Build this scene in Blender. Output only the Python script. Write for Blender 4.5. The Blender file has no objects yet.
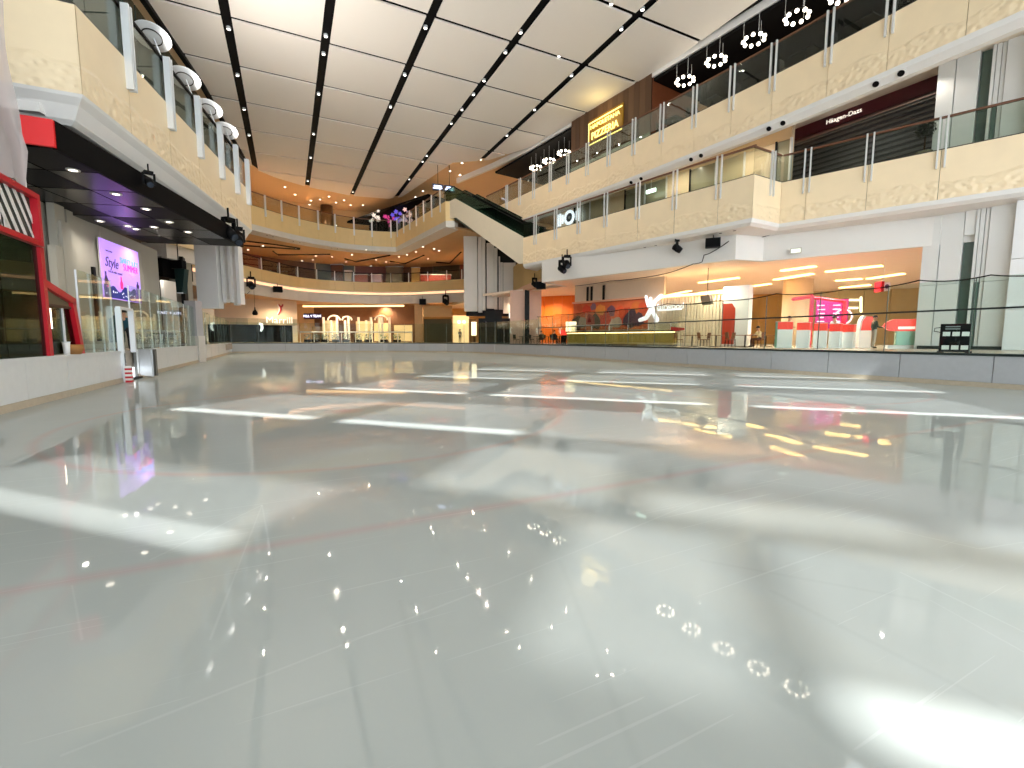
import bpy, bmesh, math, random
from mathutils import Vector, Matrix
random.seed(7)
SC = bpy.context.scene
COL = SC.collection
# ------------------------------------------------------------------ camera
FPX, CX, CY, CAMH = 454.0, 512.0, 384.0, 1.5
def _n(v): return Vector(v).normalized()
_v1 = _n((288 - CX, -(339 - CY), FPX))                    # world Y seen in camera axes (right, up, forward)
_v2 = Vector((1440 - CX, -(341 - CY), FPX)); _v2 = (_v2 - _v1 * _v1.dot(_v2)).normalized()
_v3 = _v2.cross(_v1)
if _v3.y < 0: _v3 = -_v3
RW = Matrix((_v2, _v1, _v3))                              # camera axes -> world
CAMP = Vector((0, 0, CAMH))
cam_d = bpy.data.cameras.new('camera'); cam = bpy.data.objects.new('camera', cam_d); COL.objects.link(cam)
cam_d.sensor_width = 36.0; cam_d.lens = FPX / 1024 * 36; cam_d.clip_start = 0.05; cam_d.clip_end = 400
_m = Matrix.Identity(4)
for r in range(3):
    _m[r][0] = RW[r][0]; _m[r][1] = RW[r][1]; _m[r][2] = -RW[r][2]; _m[r][3] = CAMP[r]
cam.matrix_world = _m
SC.camera = cam
# ------------------------------------------------------------------ world, sun, exposure
SC.view_settings.view_transform = 'Standard'
SC.view_settings.look = 'None'
SC.view_settings.gamma = 1.0
SC.view_settings.use_curve_mapping = False
SC.view_settings.exposure = 1.48
SC.cycles.use_denoising = True
SC.cycles.transparent_max_bounces = 24
SC.cycles.max_bounces = 8
SC.cycles.diffuse_bounces = 4
SC.cycles.glossy_bounces = 4
SC.cycles.sample_clamp_indirect = 6.0
W = bpy.data.worlds.new('sky'); SC.world = W; W.use_nodes = True
_bg = W.node_tree.nodes['Background']; _bg.inputs[0].default_value = (0.86, 0.94, 1.0, 1); _bg.inputs[1].default_value = 1.9
SUN_DIR = Vector((0.10, 0.60, -1.0))
sun_d = bpy.data.lights.new('sun', 'SUN'); sun_d.energy = 5.0; sun_d.angle = math.radians(0.8); sun_d.color = (0.97, 0.99, 1.0)
sun = bpy.data.objects.new('sun', sun_d); COL.objects.link(sun); sun.location = (0, -20, 40)
sun.rotation_euler = SUN_DIR.to_track_quat('-Z', 'Y').to_euler()

# ------------------------------------------------------------------ pixel helpers (a pixel gives a direction only)
def ray(px, py): return RW @ Vector((px - CX, -(py - CY), FPX))
def atz(px, py, z):
    d = ray(px, py); return CAMP + d * ((z - CAMH) / d.z)
def atx(px, py, x):
    d = ray(px, py); return CAMP + d * (x / d.x)
def hit(px, py, A, B):                                    # point on the vertical plane through plan points A, B
    d = ray(px, py); ax, ay = A[0], A[1]; ex, ey = B[0] - A[0], B[1] - A[1]
    t = (ax * ey - ay * ex) / (d.x * ey - d.y * ex); return CAMP + d * t
def atd(px, py, depth):                                   # point at a distance along the camera axis
    return CAMP + ray(px, py) * (depth / FPX)

# ------------------------------------------------------------------ materials
def lin(h):
    if not isinstance(h, str): return tuple(h)
    h = h.lstrip('#'); o = []
    for i in (0, 2, 4):
        c = int(h[i:i + 2], 16) / 255; o.append(c / 12.92 if c <= 0.04045 else ((c + 0.055) / 1.055) ** 2.4)
    return tuple(o)
MATS = {}
def nd(t, kind, **kw):
    n = t.nodes.new(kind)
    for k, v in kw.items(): setattr(n, k, v)
    return n
def mat(name, col, rough=0.5, metal=0.0, var=0.06, scale=3.0, bump=0.0, bscale=30.0, emit=0.0, ecol=None, spec=0.5, stretch=(1, 1, 1)):
    if name in MATS: return MATS[name]
    m = bpy.data.materials.new(name); m.use_nodes = True; t = m.node_tree
    b = t.nodes['Principled BSDF']; c = lin(col)
    b.inputs['Roughness'].default_value = rough; b.inputs['Metallic'].default_value = metal
    b.inputs['Specular IOR Level'].default_value = spec
    tc = nd(t, 'ShaderNodeTexCoord'); mp = nd(t, 'ShaderNodeMapping'); mp.inputs['Scale'].default_value = stretch
    t.links.new(tc.outputs['Object'], mp.inputs['Vector'])
    nz = nd(t, 'ShaderNodeTexNoise'); nz.inputs['Scale'].default_value = scale; nz.inputs['Detail'].default_value = 4
    t.links.new(mp.outputs['Vector'], nz.inputs['Vector'])
    mx = nd(t, 'ShaderNodeMix', data_type='RGBA')
    mx.inputs['A'].default_value = (*[max(0, x * (1 - var)) for x in c], 1); mx.inputs['B'].default_value = (*[min(1, x * (1 + var)) for x in c], 1)
    t.links.new(nz.outputs['Fac'], mx.inputs['Factor']); t.links.new(mx.outputs['Result'], b.inputs['Base Color'])
    if bump:
        n2 = nd(t, 'ShaderNodeTexNoise'); n2.inputs['Scale'].default_value = bscale; t.links.new(mp.outputs['Vector'], n2.inputs['Vector'])
        bp = nd(t, 'ShaderNodeBump'); bp.inputs['Strength'].default_value = bump; bp.inputs['Distance'].default_value = 0.02
        t.links.new(n2.outputs['Fac'], bp.inputs['Height']); t.links.new(bp.outputs['Normal'], b.inputs['Normal'])
    if emit:
        b.inputs['Emission Color'].default_value = (*lin(ecol or col), 1); b.inputs['Emission Strength'].default_value = emit
    MATS[name] = m; return m
def glass(name, tint, refl=1.0, rough=0.0, base=0.0):
    if name in MATS: return MATS[name]
    m = bpy.data.materials.new(name); m.use_nodes = True; t = m.node_tree; t.nodes.clear()
    out = nd(t, 'ShaderNodeOutputMaterial'); tr = nd(t, 'ShaderNodeBsdfTransparent'); gl = nd(t, 'ShaderNodeBsdfGlossy')
    nz = nd(t, 'ShaderNodeTexNoise'); nz.inputs['Scale'].default_value = 0.7
    mxc = nd(t, 'ShaderNodeMix', data_type='RGBA'); c = lin(tint)
    mxc.inputs['A'].default_value = (*[x * 0.97 for x in c], 1); mxc.inputs['B'].default_value = (*c, 1)
    t.links.new(nz.outputs['Fac'], mxc.inputs['Factor']); t.links.new(mxc.outputs['Result'], tr.inputs['Color'])
    gl.inputs['Roughness'].default_value = rough; gl.inputs['Color'].default_value = (1, 1, 1, 1)
    fr = nd(t, 'ShaderNodeFresnel'); fr.inputs['IOR'].default_value = 1.45
    ma = nd(t, 'ShaderNodeMath', operation='MULTIPLY_ADD'); ma.inputs[1].default_value = refl * 0.6; ma.inputs[2].default_value = base
    t.links.new(fr.outputs['Fac'], ma.inputs[0])
    mi = nd(t, 'ShaderNodeMixShader'); t.links.new(ma.outputs[0], mi.inputs[0]); t.links.new(tr.outputs[0], mi.inputs[1]); t.links.new(gl.outputs[0], mi.inputs[2])
    t.links.new(mi.outputs[0], out.inputs[0]); MATS[name] = m; return m

ICE_SCRATCHES = [((60,756),(512,578)), ((512,578),(700,500)), ((900,572),(1024,632)), ((930,600),(1024,652)), ((895,530),(980,549)), ((72,585),(82,640)), ((980,549),(1024,542)),
                 ((760,480),(900,500)), ((150,560),(262,505)), ((262,505),(272,560)), ((210,640),(262,505))]
ICE_SEAMS = [((770,590),(1024,720)), ((400,600),(440,768)), ((560,560),(640,768)), ((272,545),(268,640)), ((700,560),(920,600))]
def ice_material():
    m = bpy.data.materials.new('ice'); m.use_nodes = True; t = m.node_tree; b = t.nodes['Principled BSDF']
    L = t.links.new
    tc = nd(t, 'ShaderNodeTexCoord'); sx = nd(t, 'ShaderNodeSeparateXYZ'); L(tc.outputs['Object'], sx.inputs[0])
    def math_(op, a, b_=None, c_=None):
        n = nd(t, 'ShaderNodeMath', operation=op)
        for i, v in enumerate((a, b_, c_)):
            if v is None: continue
            if isinstance(v, (int, float)): n.inputs[i].default_value = v
            else: L(v, n.inputs[i])
        return n.outputs[0]
    nz = nd(t, 'ShaderNodeTexNoise'); nz.inputs['Scale'].default_value = 0.35; nz.inputs['Detail'].default_value = 6; L(tc.outputs['Object'], nz.inputs[0])
    base = nd(t, 'ShaderNodeMix', data_type='RGBA'); base.inputs['A'].default_value = (0.39, 0.415, 0.39, 1); base.inputs['B'].default_value = (0.46, 0.485, 0.46, 1)
    L(nz.outputs['Fac'], base.inputs['Factor']); col = base.outputs['Result']
    wob = nd(t, 'ShaderNodeTexNoise'); wob.inputs['Scale'].default_value = 1.1; L(tc.outputs['Object'], wob.inputs[0])
    fade = nd(t, 'ShaderNodeTexNoise'); fade.inputs['Scale'].default_value = 0.9; fade.inputs['Detail'].default_value = 3; L(tc.outputs['Object'], fade.inputs[0])
    def ring(cx, cy, r, w, amt, colr=(0.62, 0.22, 0.18, 1)):
        nonlocal col
        dx = math_('SUBTRACT', sx.outputs[0], cx); dy = math_('SUBTRACT', sx.outputs[1], cy)
        d = math_('SQRT', math_('ADD', math_('MULTIPLY', dx, dx), math_('MULTIPLY', dy, dy)))
        e = math_('ABSOLUTE', math_('SUBTRACT', d, r)); f = math_('SUBTRACT', 1.0, math_('DIVIDE', e, w)); f = math_('MAXIMUM', f, 0.0)
        f = math_('MULTIPLY', math_('MULTIPLY', f, amt), fade.outputs['Fac'])
        x = nd(t, 'ShaderNodeMix', data_type='RGBA'); L(f, x.inputs['Factor']); L(col, x.inputs['A']); x.inputs['B'].default_value = colr; col = x.outputs['Result']
    def line(ax, ay, bx, by, w, amt, colr):
        nonlocal col
        l = math.hypot(bx - ax, by - ay); ux, uy = (bx - ax) / l, (by - ay) / l
        dx = math_('SUBTRACT', sx.outputs[0], ax); dy = math_('SUBTRACT', sx.outputs[1], ay)
        s = math_('ADD', math_('MULTIPLY', dx, ux), math_('MULTIPLY', dy, uy)); d = math_('ABSOLUTE', math_('SUBTRACT', math_('MULTIPLY', dx, -uy), math_('MULTIPLY', dy, -ux)))
        d = math_('ADD', d, math_('MULTIPLY', math_('SUBTRACT', wob.outputs['Fac'], 0.5), 0.02))
        f = math_('MAXIMUM', math_('SUBTRACT', 1.0, math_('DIVIDE', math_('ABSOLUTE', d), w)), 0.0)
        g = math_('MULTIPLY', math_('GREATER_THAN', s, 0.0), math_('LESS_THAN', s, l))
        f = math_('MULTIPLY', math_('MULTIPLY', f, g), amt)
        x = nd(t, 'ShaderNodeMix', data_type='RGBA'); L(f, x.inputs['Factor']); L(col, x.inputs['A']); x.inputs['B'].default_value = colr; col = x.outputs['Result']
    RED = (0.60, 0.20, 0.17, 1)
    ring(1.0, 10.0, 4.5, 0.11, 0.42); ring(13.7, 10.0, 4.5, 0.11, 0.42); ring(1.0, 10.0, 0.0, 0.45, 1.1); ring(13.7, 10.0, 0.0, 0.45, 1.1)
    ring(7.35, 27.5, 4.5, 0.12, 0.6)
    line(-5.2, 3.63, 19.9, 3.63, 0.11, 0.20, RED); line(-5.2, 53.0, 19.9, 53.0, 0.13, 0.40, RED)
    for (p, q) in ICE_SCRATCHES:
        A = atz(*p, 0); B = atz(*q, 0); line(A.x, A.y, B.x, B.y, 0.010, 0.14, (0.75, 0.76, 0.74, 1))
    for (p, q) in ICE_SEAMS:
        A = atz(*p, 0); B = atz(*q, 0); line(A.x, A.y, B.x, B.y, 0.03, 0.14, (0.30, 0.32, 0.30, 1))
    # fine skate scratches: two stretched noises
    for rot, seed in ((0.5, 1), (-0.7, 7), (1.3, 13)):
        mp = nd(t, 'ShaderNodeMapping'); mp.inputs['Rotation'].default_value = (0, 0, rot); mp.inputs['Scale'].default_value = (0.35, 30, 1); mp.inputs['Location'].default_value = (seed, seed, 0)
        L(tc.outputs['Object'], mp.inputs[0]); ns = nd(t, 'ShaderNodeTexNoise'); ns.inputs['Scale'].default_value = 1.0; ns.inputs['Detail'].default_value = 2; L(mp.outputs[0], ns.inputs[0])
        f = math_('MULTIPLY', math_('GREATER_THAN', ns.outputs['Fac'], 0.70), 0.10)
        x = nd(t, 'ShaderNodeMix', data_type='RGBA'); L(f, x.inputs['Factor']); L(col, x.inputs['A']); x.inputs['B'].default_value = (0.85, 0.86, 0.85, 1); col = x.outputs['Result']
    # small white specks scattered at random
    vo = nd(t, 'ShaderNodeTexVoronoi'); vo.inputs['Scale'].default_value = 1.6; vo.inputs['Randomness'].default_value = 1.0; L(tc.outputs['Object'], vo.inputs['Vector'])
    f = math_('MULTIPLY', math_('LESS_THAN', vo.outputs['Distance'], 0.012), 0.8)
    x = nd(t, 'ShaderNodeMix', data_type='RGBA'); L(f, x.inputs['Factor']); L(col, x.inputs['A']); x.inputs['B'].default_value = (0.95, 0.95, 0.93, 1); col = x.outputs['Result']
    L(col, b.inputs['Base Color'])
    rg = nd(t, 'ShaderNodeMapRange'); rg.inputs['From Min'].default_value = 0.3; rg.inputs['From Max'].default_value = 0.7; rg.inputs['To Min'].default_value = 0.012; rg.inputs['To Max'].default_value = 0.045
    L(wob.outputs['Fac'], rg.inputs['Value']); L(rg.outputs[0], b.inputs['Roughness'])
    b.inputs['IOR'].default_value = 1.42
    bn = nd(t, 'ShaderNodeTexNoise'); bn.inputs['Scale'].default_value = 1.6; bn.inputs['Detail'].default_value = 3; L(tc.outputs['Object'], bn.inputs[0])
    bp = nd(t, 'ShaderNodeBump'); bp.inputs['Strength'].default_value = 0.05; bp.inputs['Distance'].default_value = 0.02
    L(bn.outputs['Fac'], bp.inputs['Height']); L(bp.outputs['Normal'], b.inputs['Normal'])
    # frosted white body under a thin wet film: the film mirrors up to a ceiling value
    b.inputs['Specular IOR Level'].default_value = 0.0
    gl = nd(t, 'ShaderNodeBsdfGlossy'); L(rg.outputs[0], gl.inputs['Roughness']); L(bp.outputs['Normal'], gl.inputs['Normal']); gl.inputs['Color'].default_value = (1, 1, 1, 1)
    fr = nd(t, 'ShaderNodeFresnel'); fr.inputs['IOR'].default_value = 1.40; fac = math_('MINIMUM', math_('MULTIPLY', fr.outputs[0], 0.9), 0.33)
    mi = nd(t, 'ShaderNodeMixShader'); L(fac, mi.inputs[0]); L(b.outputs[0], mi.inputs[1]); L(gl.outputs[0], mi.inputs[2]); L(mi.outputs[0], t.nodes['Material Output'].inputs[0])
    return m
def fascia_material(name, col, zb, zt, amt=0.9):
    """cream stone panel; the lower part carries a shallow carved leaf relief with an engraved wavy edge"""
    m = bpy.data.materials.new(name); m.use_nodes = True; t = m.node_tree; b = t.nodes['Principled BSDF']; L = t.links.new
    tc = nd(t, 'ShaderNodeNewGeometry'); sx = nd(t, 'ShaderNodeSeparateXYZ'); L(tc.outputs['Position'], sx.inputs[0])
    nz = nd(t, 'ShaderNodeTexNoise'); nz.inputs['Scale'].default_value = 1.2; nz.inputs['Detail'].default_value = 5; L(tc.outputs['Position'], nz.inputs[0])
    c = lin(col); mx = nd(t, 'ShaderNodeMix', data_type='RGBA'); mx.inputs['A'].default_value = (*[x * 0.93 for x in c], 1); mx.inputs['B'].default_value = (*[min(1, x * 1.06) for x in c], 1)
    L(nz.outputs['Fac'], mx.inputs['Factor']); L(mx.outputs['Result'], b.inputs['Base Color']); b.inputs['Roughness'].default_value = 0.45
    mp = nd(t, 'ShaderNodeMapping'); mp.inputs['Scale'].default_value = (4.2, 4.2, 5.0); mp.inputs['Rotation'].default_value = (0.5, 0.4, 0.2); L(tc.outputs['Position'], mp.inputs[0])
    vo = nd(t, 'ShaderNodeTexVoronoi', feature='SMOOTH_F1'); vo.inputs['Scale'].default_value = 1.0; L(mp.outputs[0], vo.inputs['Vector'])
    wv = nd(t, 'ShaderNodeTexNoise'); wv.inputs['Scale'].default_value = 0.5; L(tc.outputs['Position'], wv.inputs[0])
    a = nd(t, 'ShaderNodeMath', operation='MULTIPLY_ADD'); L(wv.outputs['Fac'], a.inputs[0]); a.inputs[1].default_value = 0.55 * (zt - zb); a.inputs[2].default_value = zb + 0.10 * (zt - zb)
    d = nd(t, 'ShaderNodeMath', operation='SUBTRACT'); L(a.outputs[0], d.inputs[0]); L(sx.outputs[2], d.inputs[1])
    mr = nd(t, 'ShaderNodeMapRange'); mr.inputs['From Min'].default_value = 0.0; mr.inputs['From Max'].default_value = 0.12; L(d.outputs[0], mr.inputs['Value'])
    h = nd(t, 'ShaderNodeMath', operation='MULTIPLY'); L(mr.outputs[0], h.inputs[0]); L(vo.outputs['Distance'], h.inputs[1])
    bp = nd(t, 'ShaderNodeBump'); bp.inputs['Strength'].default_value = amt; bp.inputs['Distance'].default_value = 0.09
    L(h.outputs[0], bp.inputs['Height']); L(bp.outputs['Normal'], b.inputs['Normal'])
    return m
def stripes(name, c1, c2, axis='X', freq=10.0, rough=0.5, bump=0.4):
    if name in MATS: return MATS[name]
    m = bpy.data.materials.new(name); m.use_nodes = True; t = m.node_tree; b = t.nodes['Principled BSDF']; L = t.links.new
    tc = nd(t, 'ShaderNodeTexCoord'); wv = nd(t, 'ShaderNodeTexWave', bands_direction=axis); wv.inputs['Scale'].default_value = freq; wv.inputs['Distortion'].default_value = 0.2
    L(tc.outputs['Object'], wv.inputs[0]); mx = nd(t, 'ShaderNodeMix', data_type='RGBA'); mx.inputs['A'].default_value = (*lin(c1), 1); mx.inputs['B'].default_value = (*lin(c2), 1)
    L(wv.outputs['Fac'], mx.inputs['Factor']); L(mx.outputs['Result'], b.inputs['Base Color']); b.inputs['Roughness'].default_value = rough
    bp = nd(t, 'ShaderNodeBump'); bp.inputs['Strength'].default_value = bump; bp.inputs['Distance'].default_value = 0.03; L(wv.outputs['Fac'], bp.inputs['Height']); L(bp.outputs['Normal'], b.inputs['Normal'])
    MATS[name] = m; return m

# ------------------------------------------------------------------ mesh builder
FRAME = {}                                               # root object -> matrix (world -> local is its inverse)
class MB:
    def __init__(s): s.v = []; s.f = []; s.mi = []; s.cur = 0
    def add(s, vs, fs):
        o = len(s.v); s.v += [Vector(v) for v in vs]
        for f in fs: s.f.append([o + i for i in f]); s.mi.append(s.cur)
        return s
    def box(s, x0, x1, y0, y1, z0, z1):
        return s.add([(x0,y0,z0),(x1,y0,z0),(x1,y1,z0),(x0,y1,z0),(x0,y0,z1),(x1,y0,z1),(x1,y1,z1),(x0,y1,z1)],
                     [(3,2,1,0),(4,5,6,7),(0,1,5,4),(1,2,6,5),(2,3,7,6),(3,0,4,7)])
    def obox(s, c, u, v, w):                             # centre and three half-axis vectors
        c, u, v, w = Vector(c), Vector(u), Vector(v), Vector(w)
        if u.cross(v).dot(w) < 0: u = -u
        P = [c + a*u + b*v + d*w for d in (-1,1) for (a,b) in ((-1,-1),(1,-1),(1,1),(-1,1))]
        return s.add(P, [(3,2,1,0),(4,5,6,7),(0,1,5,4),(1,2,6,5),(2,3,7,6),(3,0,4,7)])
    def prism(s, poly, z0, z1):
        A = sum(poly[i][0]*poly[(i+1)%len(poly)][1]-poly[(i+1)%len(poly)][0]*poly[i][1] for i in range(len(poly)))
        if A < 0: poly = poly[::-1]
        n = len(poly)
        return s.add([(p[0],p[1],z0) for p in poly]+[(p[0],p[1],z1) for p in poly],
                     [tuple(range(n-1,-1,-1)), tuple(range(n,2*n))]+[(i,(i+1)%n,n+(i+1)%n,n+i) for i in range(n)])
    def solid(s, poly3, d):                              # planar 3-D outline pushed by vector d
        n = len(poly3); P = [Vector(p) for p in poly3]; d = Vector(d)
        nn = Vector((0,0,0))
        for i in range(n): nn += P[i].cross(P[(i+1)%n])
        if nn.dot(d) < 0: P = P[::-1]
        return s.add(P+[p+d for p in P], [tuple(range(n-1,-1,-1)), tuple(range(n,2*n))]+[(i,(i+1)%n,n+(i+1)%n,n+i) for i in range(n)])
    def tube(s, pts, r, n=8, cap=True):
        P = [Vector(p) for p in pts]; R = r if isinstance(r, (list,tuple)) else [r]*len(P)
        o = len(s.v); up = Vector((0,0,1)); prev = None
        for i, p in enumerate(P):
            t = (P[min(i+1,len(P)-1)]-P[max(i-1,0)]).normalized()
            if prev is None: a = t.cross(up) if abs(t.z) < 0.95 else t.cross(Vector((1,0,0)))
            else: a = prev - t*prev.dot(t)
            a.normalize(); prev = a; b = t.cross(a)
            for k in range(n):
                th = 2*math.pi*k/n; s.v.append(p+(a*math.cos(th)+b*math.sin(th))*R[i])
        for i in range(len(P)-1):
            for k in range(n):
                s.f.append([o+i*n+k, o+i*n+(k+1)%n, o+(i+1)*n+(k+1)%n, o+(i+1)*n+k]); s.mi.append(s.cur)
        if cap:
            s.f.append([o+k for k in range(n-1,-1,-1)]); s.mi.append(s.cur)
            s.f.append([o+(len(P)-1)*n+k for k in range(n)]); s.mi.append(s.cur)
        return s
    def lathe(s, prof, c=(0,0,0), n=16, axis=(0,0,1)):
        ax = Vector(axis).normalized(); a = ax.orthogonal().normalized(); b = ax.cross(a); c = Vector(c); o = len(s.v)
        for (r, h) in prof:
            for k in range(n):
                th = 2*math.pi*k/n; s.v.append(c+ax*h+(a*math.cos(th)+b*math.sin(th))*max(r,1e-4))
        for i in range(len(prof)-1):
            for k in range(n):
                s.f.append([o+i*n+k, o+i*n+(k+1)%n, o+(i+1)*n+(k+1)%n, o+(i+1)*n+k]); s.mi.append(s.cur)
        if prof[0] != prof[-1]:
            s.f.append([o+k for k in range(n-1,-1,-1)]); s.mi.append(s.cur)
            s.f.append([o+(len(prof)-1)*n+k for k in range(n)]); s.mi.append(s.cur)
        return s
    def mesh(s, name, M=None):
        me = bpy.data.meshes.new(name); vs = s.v if M is None else [M @ v for v in s.v]
        me.from_pydata([tuple(v) for v in vs], [], s.f); me.update()
        if any(s.mi): me.polygons.foreach_set('material_index', s.mi)
        return me
    def build(s, name, m, parent=None, smooth=False, local=False):
        root = parent
        while root is not None and root.parent is not None: root = root.parent
        M = None
        if root is not None and not local and root in FRAME: M = FRAME[root].inverted()
        me = s.mesh(name, M)
        for q in (m if isinstance(m, (list, tuple)) else [m]): me.materials.append(q)
        if smooth: me.polygons.foreach_set('use_smooth', [True]*len(me.polygons))
        o = bpy.data.objects.new(name, me); COL.objects.link(o)
        if parent is not None: o.parent = parent
        return o
def tag(o, label=None, cat=None, group=None, kind=None):
    if label: o['label'] = label
    if cat: o['category'] = cat
    if group: o['group'] = group
    if kind: o['kind'] = kind
    return o
def thing(name, label, cat, loc=(0,0,0), rz=0.0, group=None, kind=None):
    o = bpy.data.objects.new(name, None); COL.objects.link(o); o.location = loc; o.rotation_euler = (0,0,rz); o.empty_display_size = 0.2
    FRAME[o] = Matrix.Translation(Vector(loc)) @ Matrix.Rotation(rz, 4, 'Z')
    return tag(o, label, cat, group, kind)
def struct(name, label, loc=(0,0,0)): return thing(name, label, None, loc, 0, None, 'structure')
def copy_tree(o, parent=None):
    c = o.copy(); COL.objects.link(c); c.parent = parent
    if o in FRAME: FRAME[c] = FRAME[o]
    for ch in o.children: copy_tree(ch, c)
    return c
def place(proto, used, loc, rz=0.0, label=None, group=None):
    o = proto if not used.get(proto.name) else copy_tree(proto)
    used[proto.name] = True
    o.location = loc; o.rotation_euler = (0,0,rz)
    if label: o['label'] = label
    if group: o['group'] = group
    return o
USED = {}
def text(name, body, size, loc, xdir, updir, m, parent=None, extrude=0.01, align='CENTER', shear=0.0, sx=1.0):
    c = bpy.data.curves.new(name, 'FONT'); c.body = body; c.size = size; c.extrude = extrude; c.align_x = align; c.align_y = 'CENTER'; c.shear = shear
    c.materials.append(m); o = bpy.data.objects.new(name, c); COL.objects.link(o)
    x = Vector(xdir).normalized(); y = Vector(updir); y = (y-x*x.dot(y)).normalized(); z = x.cross(y)
    Mw = Matrix(((x.x*sx,y.x,z.x,loc[0]),(x.y*sx,y.y,z.y,loc[1]),(x.z*sx,y.z,z.z,loc[2]),(0,0,0,1)))
    root = parent
    while root is not None and root.parent is not None: root = root.parent
    if root is not None and root in FRAME: Mw = FRAME[root].inverted() @ Mw
    me = bpy.data.meshes.new_from_object(o.evaluated_get(bpy.context.evaluated_depsgraph_get())); bpy.data.objects.remove(o)
    if not me.materials: me.materials.append(m)
    o = bpy.data.objects.new(name, me); COL.objects.link(o)
    if parent is not None: o.parent = parent
    o.matrix_basis = Mw
    return o
def spot(loc, power, col, size=150, blend=0.8, r=0.08, to=(0,0,-1)):
    l = bpy.data.lights.new('lamp_light', 'SPOT'); l.energy = power; l.color = col; l.spot_size = math.radians(size); l.spot_blend = blend; l.shadow_soft_size = r
    o = bpy.data.objects.new('lamp_light', l); COL.objects.link(o); o.location = loc; o.rotation_euler = Vector(to).to_track_quat('-Z','Y').to_euler(); return o
class Poly:
    """a plan polyline; side=+1: 'behind' lies to the right of the walking direction"""
    def __init__(s, pts, side=1):
        s.p = [Vector((a,b,0)) for a,b in pts]; s.side = side; s.l = [0]
        for i in range(len(pts)-1): s.l.append(s.l[-1]+(s.p[i+1]-s.p[i]).length)
        s.L = s.l[-1]
        s.n = []
        for i in range(len(s.p)):
            ts = []
            if i: ts.append((s.p[i]-s.p[i-1]).normalized())
            if i < len(s.p)-1: ts.append((s.p[i+1]-s.p[i]).normalized())
            ns = [Vector((t.y,-t.x,0))*side for t in ts]
            n = sum(ns, Vector((0,0,0))).normalized(); k = n.dot(ns[0]); s.n.append(n/max(k,0.5))
    def at(s, d):
        d = min(max(d,0), s.L)
        for i in range(len(s.p)-1):
            if d <= s.l[i+1]+1e-9:
                f = (d-s.l[i])/(s.l[i+1]-s.l[i]); t = (s.p[i+1]-s.p[i]).normalized()
                return s.p[i].lerp(s.p[i+1],f), t, s.n[i].lerp(s.n[i+1],f) if 0 < f < 1 else (s.n[i] if f <= 0 else s.n[i+1])
    def back(s, d):
        p,t,n = s.at(d); return Vector((t.y,-t.x,0))*s.side
    def off(s, k):
        return Poly([(p.x+n.x*k, p.y+n.y*k) for p, n in zip(s.p, s.n)], s.side)
    def pxk(s, x, y, k):                                 # like px, for the line k behind; answer as arclength on this line
        o = s.off(k); d = o.px(x, y)
        if d is None: return None
        for i in range(len(o.p)-1):
            if d <= o.l[i+1]+1e-6: f = (d-o.l[i])/(o.l[i+1]-o.l[i]); return s.l[i]+f*(s.l[i+1]-s.l[i])
    def marks(s, a, b): return [a]+[x for x in s.l if a+1e-4 < x < b-1e-4]+[b]
    def sweep(s, mb, prof, a=0, b=None, flip=False):     # prof: closed (distance behind, z) outline
        b = s.L if b is None else b; o = len(mb.v); n = len(prof); ms = s.marks(a,b)
        for d in ms:
            p,t,nn = s.at(d)
            for (k,z) in prof: mb.v.append(Vector((p.x+nn.x*k, p.y+nn.y*k, z)))
        area = sum(prof[i][0]*prof[(i+1)%n][1]-prof[(i+1)%n][0]*prof[i][1] for i in range(n))
        rev = (area > 0) == (s.side > 0)
        F = []
        for i in range(len(ms)-1):
            for k in range(n): F.append([o+i*n+k, o+i*n+(k+1)%n, o+(i+1)*n+(k+1)%n, o+(i+1)*n+k])
        F.append([o+k for k in range(n-1,-1,-1)]); F.append([o+(len(ms)-1)*n+k for k in range(n)])
        for f in F: mb.f.append(f[::-1] if rev else f); mb.mi.append(mb.cur)
        return mb
    def px(s, x, y):                                     # arclength where the pixel's direction crosses the line in plan
        d = ray(x,y); best = None
        for i in range(len(s.p)-1):
            A,B = s.p[i],s.p[i+1]; e = B-A; den = d.x*e.y-d.y*e.x
            if abs(den) < 1e-9: continue
            t = (A.x*e.y-A.y*e.x)/den; q = CAMP+d*t; f = ((q-A).dot(e)-(q-A).z*0)/e.length_squared
            f = ((q.x-A.x)*e.x+(q.y-A.y)*e.y)/e.length_squared
            if t > 0 and -1e-6 <= f <= 1+1e-6: best = s.l[i]+f*e.length; break
        return best
# ================================================================== materials used all over
m_white = mat('white_plaster', '#e9e6e2', 0.55, var=0.03); m_white2 = mat('pale_stone', '#d3cec6', 0.5, var=0.07, scale=1.5)
m_board = mat('grey_board', '#b3b6b9', 0.45, var=0.07, scale=6); m_boardl = mat('white_board', '#dcdedd', 0.4, var=0.06, scale=5)
m_cap = mat('dark_cap', '#1d2a28', 0.35); m_black = mat('black_metal', '#08080a', 0.6, var=0.2, spec=0.15); m_dark = mat('dark_panel', '#08080a', 0.6, var=0.2, spec=0.08)
m_steel = mat('brushed_steel', '#dedfde', 0.3, 0.25, var=0.05, scale=10); m_alu = mat('white_aluminium', '#e6e9ec', 0.3, 0.2, var=0.03)
m_brown = mat('brown_handrail', '#6b4530', 0.4, var=0.12, scale=8); m_wood = stripes('walnut_boards', '#5b4230', '#6d5240', 'X', 1.2, 0.5, 0.2)
m_red = mat('red_paint', '#c01526', 0.35, var=0.06); m_orange = mat('orange_wall', '#c9964f', 0.5, var=0.12, scale=0.6)
m_beige = mat('beige_wall', '#d8c3a2', 0.6, var=0.06, scale=0.8); m_tan = mat('tan_soffit', '#d3a777', 0.6, var=0.06, scale=0.5)
m_concrete = mat('terrazzo_floor', '#b9aa97', 0.25, var=0.08, scale=5); m_floor_up = mat('gallery_floor', '#b49a7c', 0.3, var=0.08)
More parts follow.
